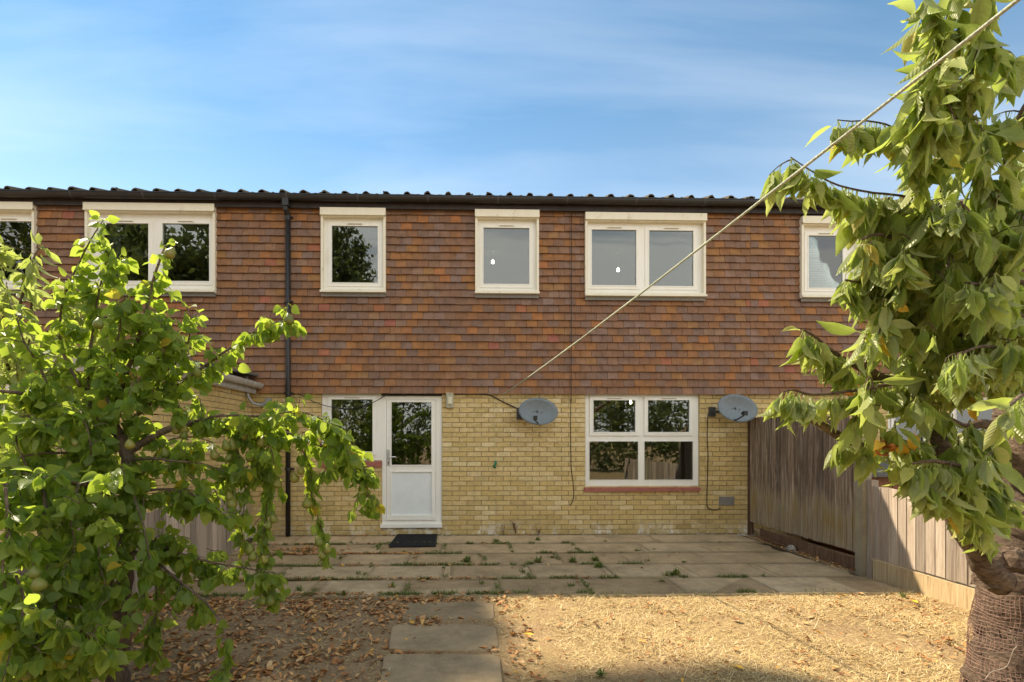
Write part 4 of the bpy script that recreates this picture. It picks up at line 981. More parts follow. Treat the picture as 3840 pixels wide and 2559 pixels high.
class Tree:
    dens = 1.5; hang = 0
    def __init__(s, name, base, label, meshes, mat, barkm, lscale, group=None):
        s.e = empty(name, base, label, 'tree', group); s.mats = mat; s.meshes = meshes; s.bark = barkm; s.leaves = []; s.ls = lscale; s.tw = MB()
    def limb(s, pp, r0, r1, name='branch', leaves=0.0, twigs=0.0, tl=(.1, .25), n=8, jit=.06, start=0.0, droop=.5, rad=None, tleaf=38, updir=.2):
        P = [PP(a, b, c) for a, b, c in pp]
        r = rad or [r0 + (r1 - r0) * i / (len(P) - 1) for i in range(len(P))]
        o, rr = catmull(P, r)
        if name:
            m_ = MB(); m_.tube([p + Vector((U(-1, 1), U(-1, 1), U(-1, 1))) * q * .12 for p, q in zip(o, rr)], rr, n, jit); m_.build(name, s.bark, s.e, smooth=True)
        else: s.tw.tube(o, rr, 5, .05)
        s.dress(o, rr, leaves, twigs, tl, start, droop, tleaf, updir)
        if leaves > 20:
            for k in range(5): s.leaf(o[-1].lerp(o[-2], random.random()), (o[-1] - o[-3]).normalized() * 1.6, droop * U(.2, .7))
    def dress(s, o, rr, leaves, twigs, tl, start=0.0, droop=.5, tleaf=38, updir=.2):
        tot = sum((o[i + 1] - o[i]).length for i in range(len(o) - 1)); acc = 0
        for i in range(len(o) - 1):
            seg = o[i + 1] - o[i]; ln = seg.length
            if acc / tot >= start:
                for k in range(np.random.poisson(leaves * ln * s.dens)):
                    s.leaf(o[i] + seg * random.random(), seg.normalized(), droop)
                for k in range(np.random.poisson(twigs * ln * (.5 + .5 * s.dens))):
                    p = o[i] + seg * random.random(); d = (seg.normalized() * U(.2, 1) + Vector((U(-1, 1), U(-1, 1), U(-.6, .8) + updir))).normalized(); L_ = U(*tl)
                    pts_ = [p]; n_ = 5
                    for j in range(n_):
                        d = (d + Vector((U(-.18, .18), U(-.18, .18), U(-.18, .18) - droop * .16))).normalized(); pts_.append(pts_[-1] + d * L_ / n_)
                    s.tw.tube(pts_, [.0034 - .0004 * j for j in range(n_ + 1)], 4)
                    for j in range(n_):
                        for q in range(np.random.poisson(tleaf * s.dens * L_ / n_)): s.leaf(pts_[j].lerp(pts_[j + 1], random.random()), d, droop)
                    s.leaf(pts_[-1], d, droop * .6)
            acc += ln
    def leaf(s, p, along, droop):
        droop *= U(.55, 1.15); out_ = Vector((U(-1, 1), U(-1, 1), U(-.35, .55))).normalized()
        if s.hang and random.random() > .16: d = Vector((0, 0, -1)) + out_ * U(.1, s.hang) + along * U(0, .25)
        else: d = (out_ * (1.0 - droop * .55) + Vector((0, 0, -1)) * (droop * U(.5, 1.5)) + along * U(0, .5))
        nrm = Vector((U(-1, 1), U(-1, .6), U(-.2, 1.1))) if not s.hang else Vector((U(-1, 1), U(-1.1, .7), U(-.2, .3)))
        s.leaves.append((orient(p, d, nrm, s.ls * U(.68, 1.15)), random.randrange(len(s.meshes))))
    def finish(s, keep=300):
        if s.tw.v: s.tw.build('twigs', s.bark, s.e, smooth=True, kind='stuff')
        def key(it):
            p = it[0].translation; d = p - CAM; z = d.x * sn + d.y * cs; u = d.x * cs - d.y * sn
            if z < .3: return 99
            px, py = CX + FPX * u / z, CY - FPX * d.z / z
            return z if (0 < px < PW and 0 < py < PH) else z + 50
        s.leaves.sort(key=key)
        for m_, k in s.leaves[:keep]:
            o = bpy.data.objects.new('leaf', s.meshes[k]); COL.objects.link(o); o.parent = s.e
            o.matrix_local = Matrix.Translation(-WL[s.e.name]) @ m_; WL[o.name] = m_.translation.copy()
        mb = MB(); data = [([v.co.copy() for v in me.vertices], [tuple(p.vertices) for p in me.polygons], [tuple(q.vector) for q in me.attributes['luv'].data]) for me in s.meshes]
        for m_, k in s.leaves[keep:]:
            vs, fs, uv_ = data[k]; mb.add([m_ @ v for v in vs], fs, random.random()); mb.uv += uv_
        if mb.v: mb.build('foliage', s.mats, s.e, kind='stuff', smooth=True)
        return len(s.leaves)

cherry_leaves = [leaf_mesh('leaf', 'cherry_leaf', U(.10, .145), U(.044, .058), U(.2, 1.25), random.choice([U(-.5, .5), U(-.3, .7), U(.7, 1.3)]), U(.03, .11), U(.022, .034), 'cherry', k) for k in range(16)]
pear_leaves = [leaf_mesh('leaf', 'pear_leaf', .068, .050, U(.1, .6), U(.0, 1.1), U(.01, .06), .030, 'pear', 40 + k) for k in range(8)]

# ---- cherry tree at the right
CB = GP(3772, 2560)
cherry = Tree('cherry_tree', (PP(3775, 2560, 2.75).x, PP(3775, 2560, 2.75).y, -.03), 'large cherry tree at the right with drooping leaves and netting round its trunk', cherry_leaves, 'cherry_leaf', 'cherry_bark', 1.1); cherry.dens = 1.5; cherry.hang = .5
TR = [(3785, 2690, 2.75), (3785, 2560, 2.75), (3792, 2400, 2.75), (3806, 2220, 2.75), (3818, 2080, 2.75), (3838, 1900, 2.75), (3842, 1700, 2.75), (3846, 1560, 2.75), (3862, 1420, 2.75), (3880, 1250, 2.72), (3870, 1050, 2.68), (3840, 850, 2.6)]
TRR = [.185, .172, .152, .140, .142, .150, .142, .135, .11, .085, .06, .04]
cherry.limb(TR, 0, 0, 'trunk', rad=TRR, n=22, jit=.045)
cherry.limb([(3760, 2190, 2.62), (3690, 2120, 2.58), (3632, 2030, 2.55), (3575, 1935, 2.5), (3552, 1800, 2.5), (3530, 1690, 2.5), (3502, 1600, 2.5), (3470, 1540, 2.48), (3440, 1470, 2.45)], .062, .022, leaves=14, twigs=5, start=.42, tl=(.06, .16), n=10, rad=[.07, .055, .043, .040, .042, .040, .034, .026, .020])
cherry.limb([(3500, 1690, 2.5), (3430, 1660, 2.45), (3370, 1670, 2.42)], .02, .010, leaves=50, twigs=6, tl=(.05, .12))
cherry.limb([(3150, 1640, 2.5), (3090, 1600, 2.46), (3040, 1570, 2.44)], .022, .017)     # cut stub
cherry.limb([(3420, 1700, 2.45), (3300, 1690, 2.48), (3150, 1640, 2.5)], .018, .020, leaves=34, twigs=5, tl=(.05, .1))
cherry.limb([(3720, 1370, 2.7), (3600, 1400, 2.62), (3450, 1430, 2.55), (3300, 1418, 2.5), (3250, 1375, 2.48), (3236, 1350, 2.47)], .035, .018, leaves=12, twigs=3)
cherry.limb([(3300, 1420, 2.5), (3200, 1370, 2.5), (3110, 1310, 2.48), (3050, 1260, 2.45), (3012, 1238, 2.42)], .014, .004, leaves=75, twigs=4, tl=(.05, .10), droop=1.3)
cherry.limb([(3620, 1400, 2.55), (3500, 1425, 2.45), (3350, 1440, 2.40), (3200, 1466, 2.36), (3050, 1480, 2.33), (2975, 1463, 2.30), (2935, 1470, 2.28)], .012, .003, leaves=75, droop=1.5)
cherry.limb([(3760, 1900, 2.5), (3680, 1800, 2.35), (3600, 1750, 2.25), (3500, 1730, 2.2), (3420, 1740, 2.2)], .016, .005, leaves=85, twigs=6, tl=(.05, .12), droop=.9)
cherry.limb([(3720, 2000, 2.5), (3650, 1900, 2.35), (3560, 1830, 2.25), (3470, 1800, 2.2)], .012, .004, leaves=85, twigs=6, tl=(.05, .12), droop=1.0)
cherry.limb([(3745, 1600, 2.65), (3680, 1590, 2.6), (3620, 1600, 2.58), (3560, 1570, 2.55)], .03, .010, leaves=22, twigs=4, tl=(.05, .12))
cherry.limb([(3850, 1300, 2.7), (3720, 1240, 2.6), (3600, 1120, 2.5), (3500, 980, 2.4), (3430, 850, 2.35), (3390, 740, 2.3)], .045, .012, leaves=36, twigs=15, tl=(.10, .24), start=.1, droop=1.2)
cherry.limb([(3600, 1120, 2.5), (3450, 1090, 2.4), (3330, 1060, 2.35), (3230, 1060, 2.3), (3170, 1050, 2.28)], .014, .004, leaves=75, twigs=6, tl=(.06, .14), droop=1.3)
cherry.limb([(3700, 1260, 2.5), (3560, 1250, 2.4), (3430, 1220, 2.35), (3340, 1180, 2.3)], .013, .004, leaves=75, twigs=7, tl=(.06, .15), droop=1.2)
cherry.limb([(3500, 980, 2.4), (3400, 920, 2.3), (3300, 880, 2.25), (3230, 900, 2.2)], .012, .004, leaves=80, twigs=6, tl=(.06, .14), droop=1.3)
cherry.limb([(3470, 760, 2.35), (3380, 735, 2.28), (3250, 720, 2.22), (3130, 690, 2.18), (3040, 640, 2.15), (2965, 590, 2.12)], .006, .002, leaves=95, twigs=4, tl=(.05, .12), droop=1.5)
cherry.limb([(3450, 700, 2.35), (3420, 560, 2.3), (3350, 480, 2.25), (3260, 455, 2.2), (3190, 455, 2.16), (3140, 450, 2.15)], .005, .002, leaves=90, droop=1.5)
cherry.limb([(3440, 900, 2.3), (3458, 720, 2.2), (3450, 560, 2.12), (3480, 380, 2.05), (3540, 200, 2.0), (3560, 40, 1.95), (3590, -120, 1.9)], .018, .005, leaves=52, twigs=6, tl=(.05, .13), droop=1.4)
cherry.limb([(3460, 620, 2.15), (3440, 480, 2.05), (3490, 300, 1.98), (3520, 120, 1.92), (3480, -40, 1.9)], .008, .003, leaves=50, twigs=3, tl=(.05, .10), droop=1.5)
cherry.limb([(3840, 900, 2.5), (3740, 780, 2.3), (3660, 620, 2.2), (3620, 440, 2.1), (3650, 280, 2.0), (3690, 100, 1.95), (3700, -60, 1.92)], .022, .005, leaves=48, twigs=7, tl=(.05, .13), droop=1.3)
cherry.limb([(3830, 900, 2.3), (3760, 720, 2.2), (3790, 520, 2.15), (3840, 400, 2.1), (3900, 330, 2.1)], .015, .004, leaves=70, twigs=9, tl=(.06, .16), droop=1.2)
cherry.limb([(3860, 1100, 2.4), (3760, 980, 2.2), (3680, 850, 2.1), (3600, 760, 2.05)], .018, .005, leaves=70, twigs=10, tl=(.06, .18), droop=1.2)
cherry.limb([(3870, 1250, 2.4), (3790, 1150, 2.2), (3700, 1080, 2.1), (3620, 1060, 2.05)], .015, .004, leaves=75, twigs=9, tl=(.06, .16), droop=1.2)
cherry.limb([(3860, 1400, 2.4), (3780, 1320, 2.2), (3680, 1300, 2.1), (3600, 1330, 2.0)], .012, .004, leaves=75, twigs=6, tl=(.06, .14), droop=1.2)
cherry.limb([(3900, 1500, 2.0), (3840, 1480, 1.75), (3790, 1520, 1.65)], .010, .004, leaves=55, droop=1.0)
cherry.limb([(3480, 900, 2.4), (3360, 800, 2.35), (3280, 780, 2.3), (3190, 800, 2.28)], .008, .003, leaves=75, twigs=6, tl=(.06, .14), droop=1.4)
cherry.limb([(3560, 1180, 2.45), (3420, 1130, 2.4), (3320, 1000, 2.35), (3240, 960, 2.3)], .008, .003, leaves=75, twigs=6, tl=(.06, .14), droop=1.4)
cherry.limb([(3660, 1300, 2.45), (3560, 1350, 2.4), (3460, 1360, 2.38), (3400, 1330, 2.36)], .008, .003, leaves=65, twigs=6, tl=(.06, .14), droop=1.2)
cherry.limb([(3900, 700, 2.4), (3990, 500, 2.4), (4050, 250, 2.3), (4000, 50, 2.3)], .03, .006, leaves=50, twigs=9, tl=(.08, .2), droop=1.2)
cherry.limb([(3890, 1200, 2.8), (4050, 1000, 3.0), (4200, 800, 3.0), (4300, 600, 3.0)], .05, .010, leaves=40, twigs=10, tl=(.1, .25), droop=1.1)
def fill(tree, n, x0, x1, y0, y1, z0, z1, lv, keep=lambda x, y: True, ln=70):
    k = 0
    while k < n:
        x, y = U(x0, x1), U(y0, y1)
        if not keep(x, y): continue
        k += 1; zc = U(z0, z1); dx, dy = U(-ln, ln), U(-ln, ln * .4)
        tree.limb([(x, y, zc), (x + dx * .5, y + dy, zc + U(-.05, .05)), (x + dx, y + dy + U(-20, 50), zc + U(-.08, .08))], .0035, .0018, None, leaves=lv, droop=1.0)
fill(cherry, 30, 3180, 3560, 720, 1280, 2.15, 2.6, 30, lambda x, y: x > 3420 - (y - 720) * .35)
fill(cherry, 34, 3480, 3840, 640, 1400, 2.0, 2.7, 30)
fill(cherry, 22, 3430, 3760, 60, 640, 1.95, 2.25, 26, lambda x, y: x > 3400 + (640 - y) * .12)
fill(cherry, 10, 3350, 3700, 1250, 1420, 2.3, 2.6, 28)
fill(cherry, 8, 3200, 3520, 1440, 1600, 2.25, 2.5, 24)
fill(cherry, 14, 3420, 3740, 1640, 1900, 2.2, 2.5, 28, lambda x, y: y < 1660 + (x - 3400) * .9)
print('cherry leaves', cherry.finish())
yl = [leaf_mesh('leaf', 'yellow_leaf', .10, .055, .6, 1.4, .1, .02, 'cherry', 80), leaf_mesh('leaf', 'orange_leaf', .11, .05, 1.2, 3.2, .24, .02, 'cherry', 81), leaf_mesh('leaf', 'orange_leaf', .10, .045, 1.1, 2.8, .26, .02, 'cherry', 82)]
for (px, py, k) in [(3265, 1650, 0), (3290, 1655, 1), (3310, 1645, 1), (3330, 1640, 2), (3345, 1650, 1), (3350, 1655, 2), (3300, 1660, 0), (3320, 1665, 2), (3440, 1610, 0), (3395, 1640, 0), (3790, 1370, 0), (3660, 1510, 0), (3640, 1740, 1), (3670, 1750, 2), (3195, 1445, 1), (3330, 1150, 0), (3350, 1170, 0), (3505, 1455, 0)]:
    o = bpy.data.objects.new('leaf', yl[k]); COL.objects.link(o); o.parent = cherry.e
    o.matrix_local = Matrix.Translation(-WL[cherry.e.name]) @ orient(PP(px + U(-14, 14), py + U(-12, 12), 2.28), Vector((U(-1, 1), U(-.8, .3), U(-1.4, .1))), Vector((U(-1, 1), U(-1, .2), U(-.6, 1))), U(.6, .95)); WL[o.name] = Vector()
# knots on the trunk
for (px, py, zc, r) in [(3735, 2090, 2.62, .045), (3790, 2080, 2.60, .05), (3700, 2160, 2.62, .05), (3745, 1740, 2.68, .035), (3765, 1430, 2.68, .055)]:
    s = MB(); s.lathe([(r * 1.3, -r), (r * 1.15, -r * .2), (r, r * .4), (r * .55, r * .75), (.001, r * .8)], 10, PP(px, py, zc))
    for v in s.v: v += Vector((U(-.008, .008), U(-.008, .008), U(-.008, .008)))
    s.build('knot', 'cherry_bark', cherry.e)
# netting around the trunk
oP, oR = catmull([PP(*q) for q in TR[:5]], TRR[:5], 24)
oP, oR = oP[:80], oR[:80]
zs_ = [p.z for p in oP]
def trunk_at(z):
    for i in range(len(oP) - 1):
        if zs_[i] <= z <= zs_[i + 1]:
            u = (z - zs_[i]) / (zs_[i + 1] - zs_[i] + 1e-9); return oP[i].lerp(oP[i + 1], u), oR[i] + (oR[i + 1] - oR[i]) * u
    return oP[-1], oR[-1]
s = MB(); NA = 58; nzr = 36; z0_, z1_ = -.02, PP(3700, 2225, 2.7).z
gridp = []
for j in range(nzr):
    z = z0_ + (z1_ - z0_) * j / (nzr - 1); c, r = trunk_at(max(z, zs_[0] + .001)); rowp = []
    for k in range(NA):
        a = 2 * math.pi * (k + .25 * math.sin(j * .7)) / NA
        rr = r * 1.05 + .006 + .008 * math.sin(3 * a + j * .3) + U(-.002, .002)
        rowp.append(Vector((c.x + rr * math.cos(a), c.y + rr * math.sin(a), z + .006 * math.sin(a * 4 + j) + U(-.003, .003))))
    gridp.append(rowp)
def strand(a, b, w=.0012):
    d = (b - a); u = d.orthogonal().normalized() * w; v = d.cross(u).normalized() * w
    s.add([a + u, a - u * .5 + v * .87, a - u * .5 - v * .87, b + u, b - u * .5 + v * .87, b - u * .5 - v * .87], [(0, 1, 4, 3), (1, 2, 5, 4), (2, 0, 3, 5)])
for j in range(nzr):
    for k in range(NA):
        strand(gridp[j][k], gridp[j][(k + 1) % NA])
        if j + 1 < nzr: strand(gridp[j][k], gridp[j + 1][k])
s.build('trunk_netting', 'netting', label='brown mesh netting wrapped round the cherry trunk', cat='netting')
tw_ = [(3788, 2365), (3812, 2420), (3800, 2440), (3775, 2500), (3720, 2520), (3695, 2548)]
cable([PP(a, b, 2.56) for a, b in tw_], .0024, 'pale bare twig caught in the netting of the cherry trunk', 'fence_pale', 'twig')['category'] = 'twig'

# ---- pear tree at the left
pb_ = PP(440, 2560, 3.0)
pear = Tree('pear_tree', (pb_.x, pb_.y, -.03), 'pear tree at the left, full of green pears', pear_leaves, 'pear_leaf', 'pear_bark', 1.12); pear.dens = 2.0
pear.limb([(445, 2660, 3.0), (440, 2540, 3.0), (452, 2400, 3.0), (462, 2250, 3.0), (470, 2100, 3.0), (476, 1980, 3.0), (486, 1860, 3.0), (488, 1760, 3.0), (468, 1680, 3.0), (452, 1620, 3.0)], .085, .04, 'trunk', rad=[.072, .062, .052, .046, .046, .043, .040, .036, .033, .028], n=14, jit=.05, leaves=0)
def pl(pts_, r0, r1, *a_, **k_): pl_(pts_, r0 * .72, r1 * .8, *a_, **k_)
def pl_(pts_, r0, r1, lv=30, tw=9, tl=(.10, .24), dr=.9, st=.1, nm='branch', **k): pear.limb(pts_, r0, r1, nm, leaves=lv, twigs=tw, tl=tl, droop=dr, start=st, **k)
# right hand limb with its hanging shoots
pl([(478, 1700, 3.0), (560, 1645, 3.0), (690, 1592, 3.0), (840, 1588, 3.05), (960, 1608, 3.05), (1090, 1630, 3.1), (1220, 1680, 3.1), (1320, 1760, 3.1), (1385, 1860, 3.1)], .034, .005, 26, 13, st=.22)
pl([(690, 1592, 3.0), (820, 1560, 2.95), (980, 1560, 2.9), (1120, 1545, 2.9), (1230, 1590, 2.9), (1310, 1700, 2.9)], .012, .004, 42, 9, st=.2)
pl([(1090, 1630, 3.1), (1160, 1740, 3.1), (1170, 1870, 3.1), (1205, 1980, 3.1), (1225, 2090, 3.1)], .007, .003, 60, 4, (.05, .10), 1.2)
pl([(960, 1608, 3.05), (1000, 1740, 3.05), (1000, 1900, 3.05), (985, 2050, 3.0), (1000, 2180, 3.0), (1010, 2250, 3.0)], .008, .003, 70, 6, (.05, .12), 1.2)
pl([(840, 1588, 3.05), (900, 1720, 3.0), (920, 1850, 3.0), (900, 1990, 3.0)], .008, .003, 40, 6, (.06, .12), 1.2)
pl([(1220, 1680, 3.1), (1290, 1650, 3.1), (1340, 1700, 3.1), (1375, 1790, 3.1)], .006, .003, 50, 3, (.05, .10), 1.2)
pl([(1150, 1640, 3.1), (1180, 1600, 3.05), (1250, 1620, 3.0), (1300, 1680, 3.0)], .005, .003, 55, 3, (.05, .10))
# rising limbs
pl([(455, 1640, 3.0), (430, 1560, 3.0), (465, 1430, 3.0), (500, 1320, 3.0), (545, 1180, 3.0), (575, 1050, 3.0), (605, 960, 3.0), (620, 920, 3.0)], .028, .004, 42, 10, (.06, .16), .9, .25)
pl([(470, 1600, 3.0), (580, 1500, 3.0), (700, 1420, 3.0), (800, 1350, 3.0), (900, 1280, 3.0), (1000, 1225, 3.0), (1075, 1195, 3.0)], .018, .004, 44, 9, (.06, .14), .9, .2)
pl([(520, 1450, 3.0), (640, 1380, 3.05), (700, 1300, 3.05), (715, 1190, 3.05), (700, 1155, 3.05)], .010, .003, 32, 5, (.06, .12), .8, .1)
pl([(440, 1640, 3.0), (340, 1520, 3.05), (330, 1380, 3.05), (350, 1240, 3.05), (370, 1100, 3.05), (400, 980, 3.05)], .020, .004, 40, 12, (.06, .18), .9, .15)
pl([(300, 1450, 3.0), (230, 1300, 3.0), (235, 1130, 3.0), (290, 1000, 3.0), (340, 900, 3.0), (388, 825, 3.0)], .012, .003, 45, 6, (.06, .14), .9, .15)
pl([(430, 1600, 3.0), (480, 1480, 2.9), (560, 1380, 2.9), (620, 1300, 2.9), (600, 1200, 2.9)], .012, .004, 40, 9, (.06, .16))
pl([(455, 1640, 3.0), (400, 1500, 2.9), (420, 1350, 2.9), (450, 1230, 2.9), (440, 1130, 2.9)], .014, .004, 42, 10, (.06, .16))
# left
pl([(450, 1660, 3.0), (330, 1600, 2.9), (230, 1540, 2.8), (130, 1490, 2.7), (40, 1470, 2.6), (-60, 1465, 2.6)], .020, .010, 26, 10, (.08, .2), .9, .15)
pl([(200, 1500, 2.8), (150, 1380, 2.75), (90, 1280, 2.7), (60, 1180, 2.7)], .010, .004, 42, 8, (.06, .16))
pl([(480, 1900, 3.0), (380, 1840, 2.8), (260, 1805, 2.6), (150, 1800, 2.45), (20, 1820, 2.35), (-80, 1850, 2.3)], .022, .010, 28, 10, (.08, .18), 1.0, .15)
pl([(160, 1810, 2.45), (170, 1900, 2.4), (180, 2000, 2.38), (182, 2110, 2.36), (160, 2200, 2.35)], .014, .004, 36, 8, (.06, .14), 1.1)
pl([(330, 1820, 2.7), (340, 1700, 2.7), (330, 1620, 2.7), (300, 1540, 2.7)], .008, .004, 40, 8, (.06, .14))
pl([(20, 1830, 2.3), (30, 2000, 2.25), (10, 2150, 2.2), (50, 2300, 2.2)], .010, .004, 40, 9, (.06, .16), 1.1)
pl([(440, 2420, 3.0), (330, 2380, 2.8), (220, 2330, 2.6), (120, 2330, 2.4), (30, 2400, 2.3)], .045, .008, 22, 9, (.06, .16), 1.0, .4, rad=[.05, .045, .03, .015, .006])
pl([(455, 2330, 3.0), (380, 2280, 2.85), (300, 2260, 2.7), (220, 2190, 2.55), (140, 2170, 2.4)], .022, .006, 30, 10, (.06, .16), 1.0, .3)
pl([(120, 2330, 2.4), (140, 2420, 2.35), (100, 2500, 2.3), (60, 2580, 2.3)], .008, .004, 42, 7, (.06, .12), 1.2)
pl([(330, 2380, 2.7), (290, 2440, 2.55), (260, 2500, 2.5), (300, 2570, 2.5)], .008, .004, 40, 6, (.06, .12), 1.2)
# lower right skirts
pl([(478, 1980, 3.0), (560, 2020, 2.95), (680, 2080, 2.9), (800, 2110, 2.9), (920, 2130, 2.9), (1010, 2150, 2.9)], .018, .004, 42, 11, (.06, .16), 1.1, .1)
pl([(470, 2060, 3.0), (560, 2090, 2.9), (660, 2170, 2.8), (760, 2250, 2.75), (830, 2340, 2.7), (850, 2440, 2.7), (840, 2520, 2.7)], .012, .003, 30, 5, (.05, .12), 1.2, .15)
pl([(470, 2050, 3.0), (560, 2130, 2.85), (590, 2250, 2.8), (580, 2380, 2.8), (600, 2470, 2.8)], .009, .003, 22, 4, (.05, .12), 1.2, .2)
pl([(480, 1880, 3.0), (560, 1840, 2.9), (660, 1840, 2.85), (760, 1870, 2.85), (830, 1920, 2.85)], .012, .004, 42, 9, (.06, .14), 1.0, .1)
pl([(485, 1830, 3.0), (420, 1900, 2.85), (360, 2000, 2.75), (330, 2100, 2.7), (300, 2200, 2.7)], .012, .004, 40, 10, (.06, .16), 1.1, .1)
pl([(480, 1950, 3.0), (440, 2060, 2.8), (420, 2180, 2.75), (380, 2280, 2.7)], .010, .004, 36, 9, (.06, .14), 1.1, .1)
pl([(470, 1730, 3.0), (560, 1720, 2.9), (660, 1730, 2.85), (760, 1740, 2.9), (840, 1770, 2.9)], .012, .004, 36, 9, (.06, .14), 1.0, .1)
pl([(480, 1800, 3.0), (540, 1780, 3.1), (620, 1660, 3.15), (720, 1640, 3.15), (800, 1660, 3.15)], .010, .004, 30, 9, (.06, .14), 1.0, .1)
pl([(440, 1690, 3.0), (350, 1700, 2.85), (260, 1700, 2.75), (150, 1700, 2.65), (60, 1720, 2.6)], .014, .005, 30, 9, (.06, .16), 1.0, .1)
pl([(490, 1740, 3.0), (500, 1850, 2.8), (540, 1980, 2.7), (560, 2120, 2.65), (540, 2240, 2.62)], .008, .003, 40, 8, (.06, .14), 1.1, .1)
pl([(470, 1900, 3.0), (400, 1950, 2.75), (370, 2080, 2.6), (400, 2200, 2.55)], .008, .003, 40, 8, (.06, .14), 1.1, .1)
pl([(300, 1810, 2.6), (260, 1920, 2.5), (280, 2040, 2.45), (250, 2140, 2.42)], .008, .003, 40, 8, (.06, .14), 1.1, .1)
pl([(240, 2200, 2.55), (200, 2300, 2.4), (220, 2400, 2.35), (180, 2500, 2.3)], .008, .003, 40, 8, (.06, .14), 1.1, .1)
pl([(60, 2160, 2.25), (90, 2260, 2.2), (60, 2380, 2.15), (30, 2480, 2.1)], .008, .003, 42, 8, (.06, .14), 1.1, .1)
pl([(100, 1750, 2.6), (60, 1640, 2.6), (90, 1560, 2.6), (170, 1600, 2.6)], .008, .003, 40, 8, (.06, .14), 1.0, .1)
fill(pear, 48, -40, 520, 1150, 1750, 2.75, 3.2, 42, lambda x, y: y > 1500 - x * .5)
fill(pear, 52, -40, 470, 1750, 2250, 2.3, 2.95, 40)
fill(pear, 42, -40, 380, 2200, 2580, 2.1, 2.7, 40)
fill(pear, 26, 450, 1050, 1560, 1800, 2.85, 3.1, 36)
fill(pear, 16, 520, 900, 1800, 2180, 2.8, 3.05, 34)
fill(pear, 14, 420, 780, 1200, 1550, 2.9, 3.1, 38)
print('pear leaves', pear.finish())
# the pears
pear_meshes = []
for k in range(4):
    s = MB(); f = U(.92, 1.08)
    s.lathe([(.0015, -.082), (.012, -.083), (.024, -.078), (.0315 * f, -.066), (.034 * f, -.052), (.0315 * f, -.038), (.023, -.022), (.0155, -.010), (.010, -.002), (.004, .001)], 10); s.cur = 1
    s.tube([(0, 0, -.002), (.001, .001, .012), (U(-.008, .008), U(-.008, .008), .028)], .0022, 4)
    b = U(-.006, .006)
    for v in s.v: v.x += b * max(0, (v.z + .06) / .06) ** 2
    pear_meshes.append(s.mesh('pear', ['pear_skin', 'pear_bark'], smooth=True))
z6 = [(890, 305), (935, 302), (945, 335), (655, 380), (370, 375), (1140, 380), (1175, 372), (1240, 335), (1295, 330), (1340, 360), (1085, 430), (725, 500), (1215, 555), (1280, 525), (1530, 515), (1415, 578), (1490, 545), (1160, 640), (1190, 668), (1555, 672), (1380, 760), (1365, 790), (500, 645), (65, 745), (385, 640), (420, 770), (165, 1035), (190, 1085), (180, 1150), (95, 1175), (275, 1290), (340, 1310), (530, 1290), (605, 1320), (150, 1380), (380, 1425), (335, 1475), (145, 1540), (1265, 905), (1290, 945), (1335, 965), (1605, 868), (1660, 905), (1635, 945), (825, 1095), (1325, 1165), (1365, 1160), (1020, 1075), (1030, 680), (985, 700), (1255, 440), (1170, 450), (350, 490), (830, 420)]
PXP = [(a * .739, 1400 + b * .739) for a, b in z6] + [(372, 1228), (1082, 1205), (650, 960), (735, 1405), (1100, 1570)]
for (px, py) in PXP:
    zc = 2.95 if px > 520 else (2.25 if (px < 300 and py > 2050) else 2.7)
    if px > 850: zc = 2.98
    p = PP(px, py - 30 * 3 / zc, zc - .03); sc_ = U(.82, 1.02) * (1.0 if px < 520 else .95)
    sc_ *= U(.72, .95); inst('pear', random.choice(pear_meshes), pear.e, p, (sc_, sc_, sc_ * U(.9, 1.12)), (U(-.35, .35), U(-.35, .35), U(0, 6)))

# ---- cherry sapling behind the pear at the left edge
sb0 = PP(-90, 2300, 3.9)
sap = Tree('cherry_sapling', (sb0.x, sb0.y, -.03), 'cherry sapling with larger yellowing leaves at the left edge behind the pear tree', cherry_leaves, 'cherry_leaf', 'cherry_bark', .95)
sap.limb([(-90, 2320, 3.9), (-60, 2000, 3.9), (20, 1750, 3.85), (90, 1500, 3.8), (110, 1300, 3.7), (120, 1100, 3.6)], .03, .006, 'trunk', leaves=26, twigs=9, tl=(.12, .3), start=.45, tleaf=30, droop=.9)
for q in [[(60, 1650, 3.8), (160, 1450, 3.6), (240, 1300, 3.5), (290, 1180, 3.4)], [(90, 1500, 3.8), (60, 1250, 3.5), (100, 1050, 3.4), (130, 960, 3.4), (150, 930, 3.4)], [(90, 1500, 3.7), (0, 1300, 3.4), (-20, 1100, 3.3), (0, 950, 3.3)], [(60, 1650, 3.8), (220, 1560, 3.6), (330, 1430, 3.5), (360, 1300, 3.5)], [(20, 1750, 3.8), (120, 1650, 3.5), (250, 1600, 3.4)]]:
    sap.limb(q, .012, .004, leaves=36, twigs=6, tl=(.1, .2), start=.15, tleaf=32, droop=.9)
fill(sap, 30, -40, 330, 1050, 1700, 3.3, 3.7, 26)
print('sapling leaves', sap.finish())

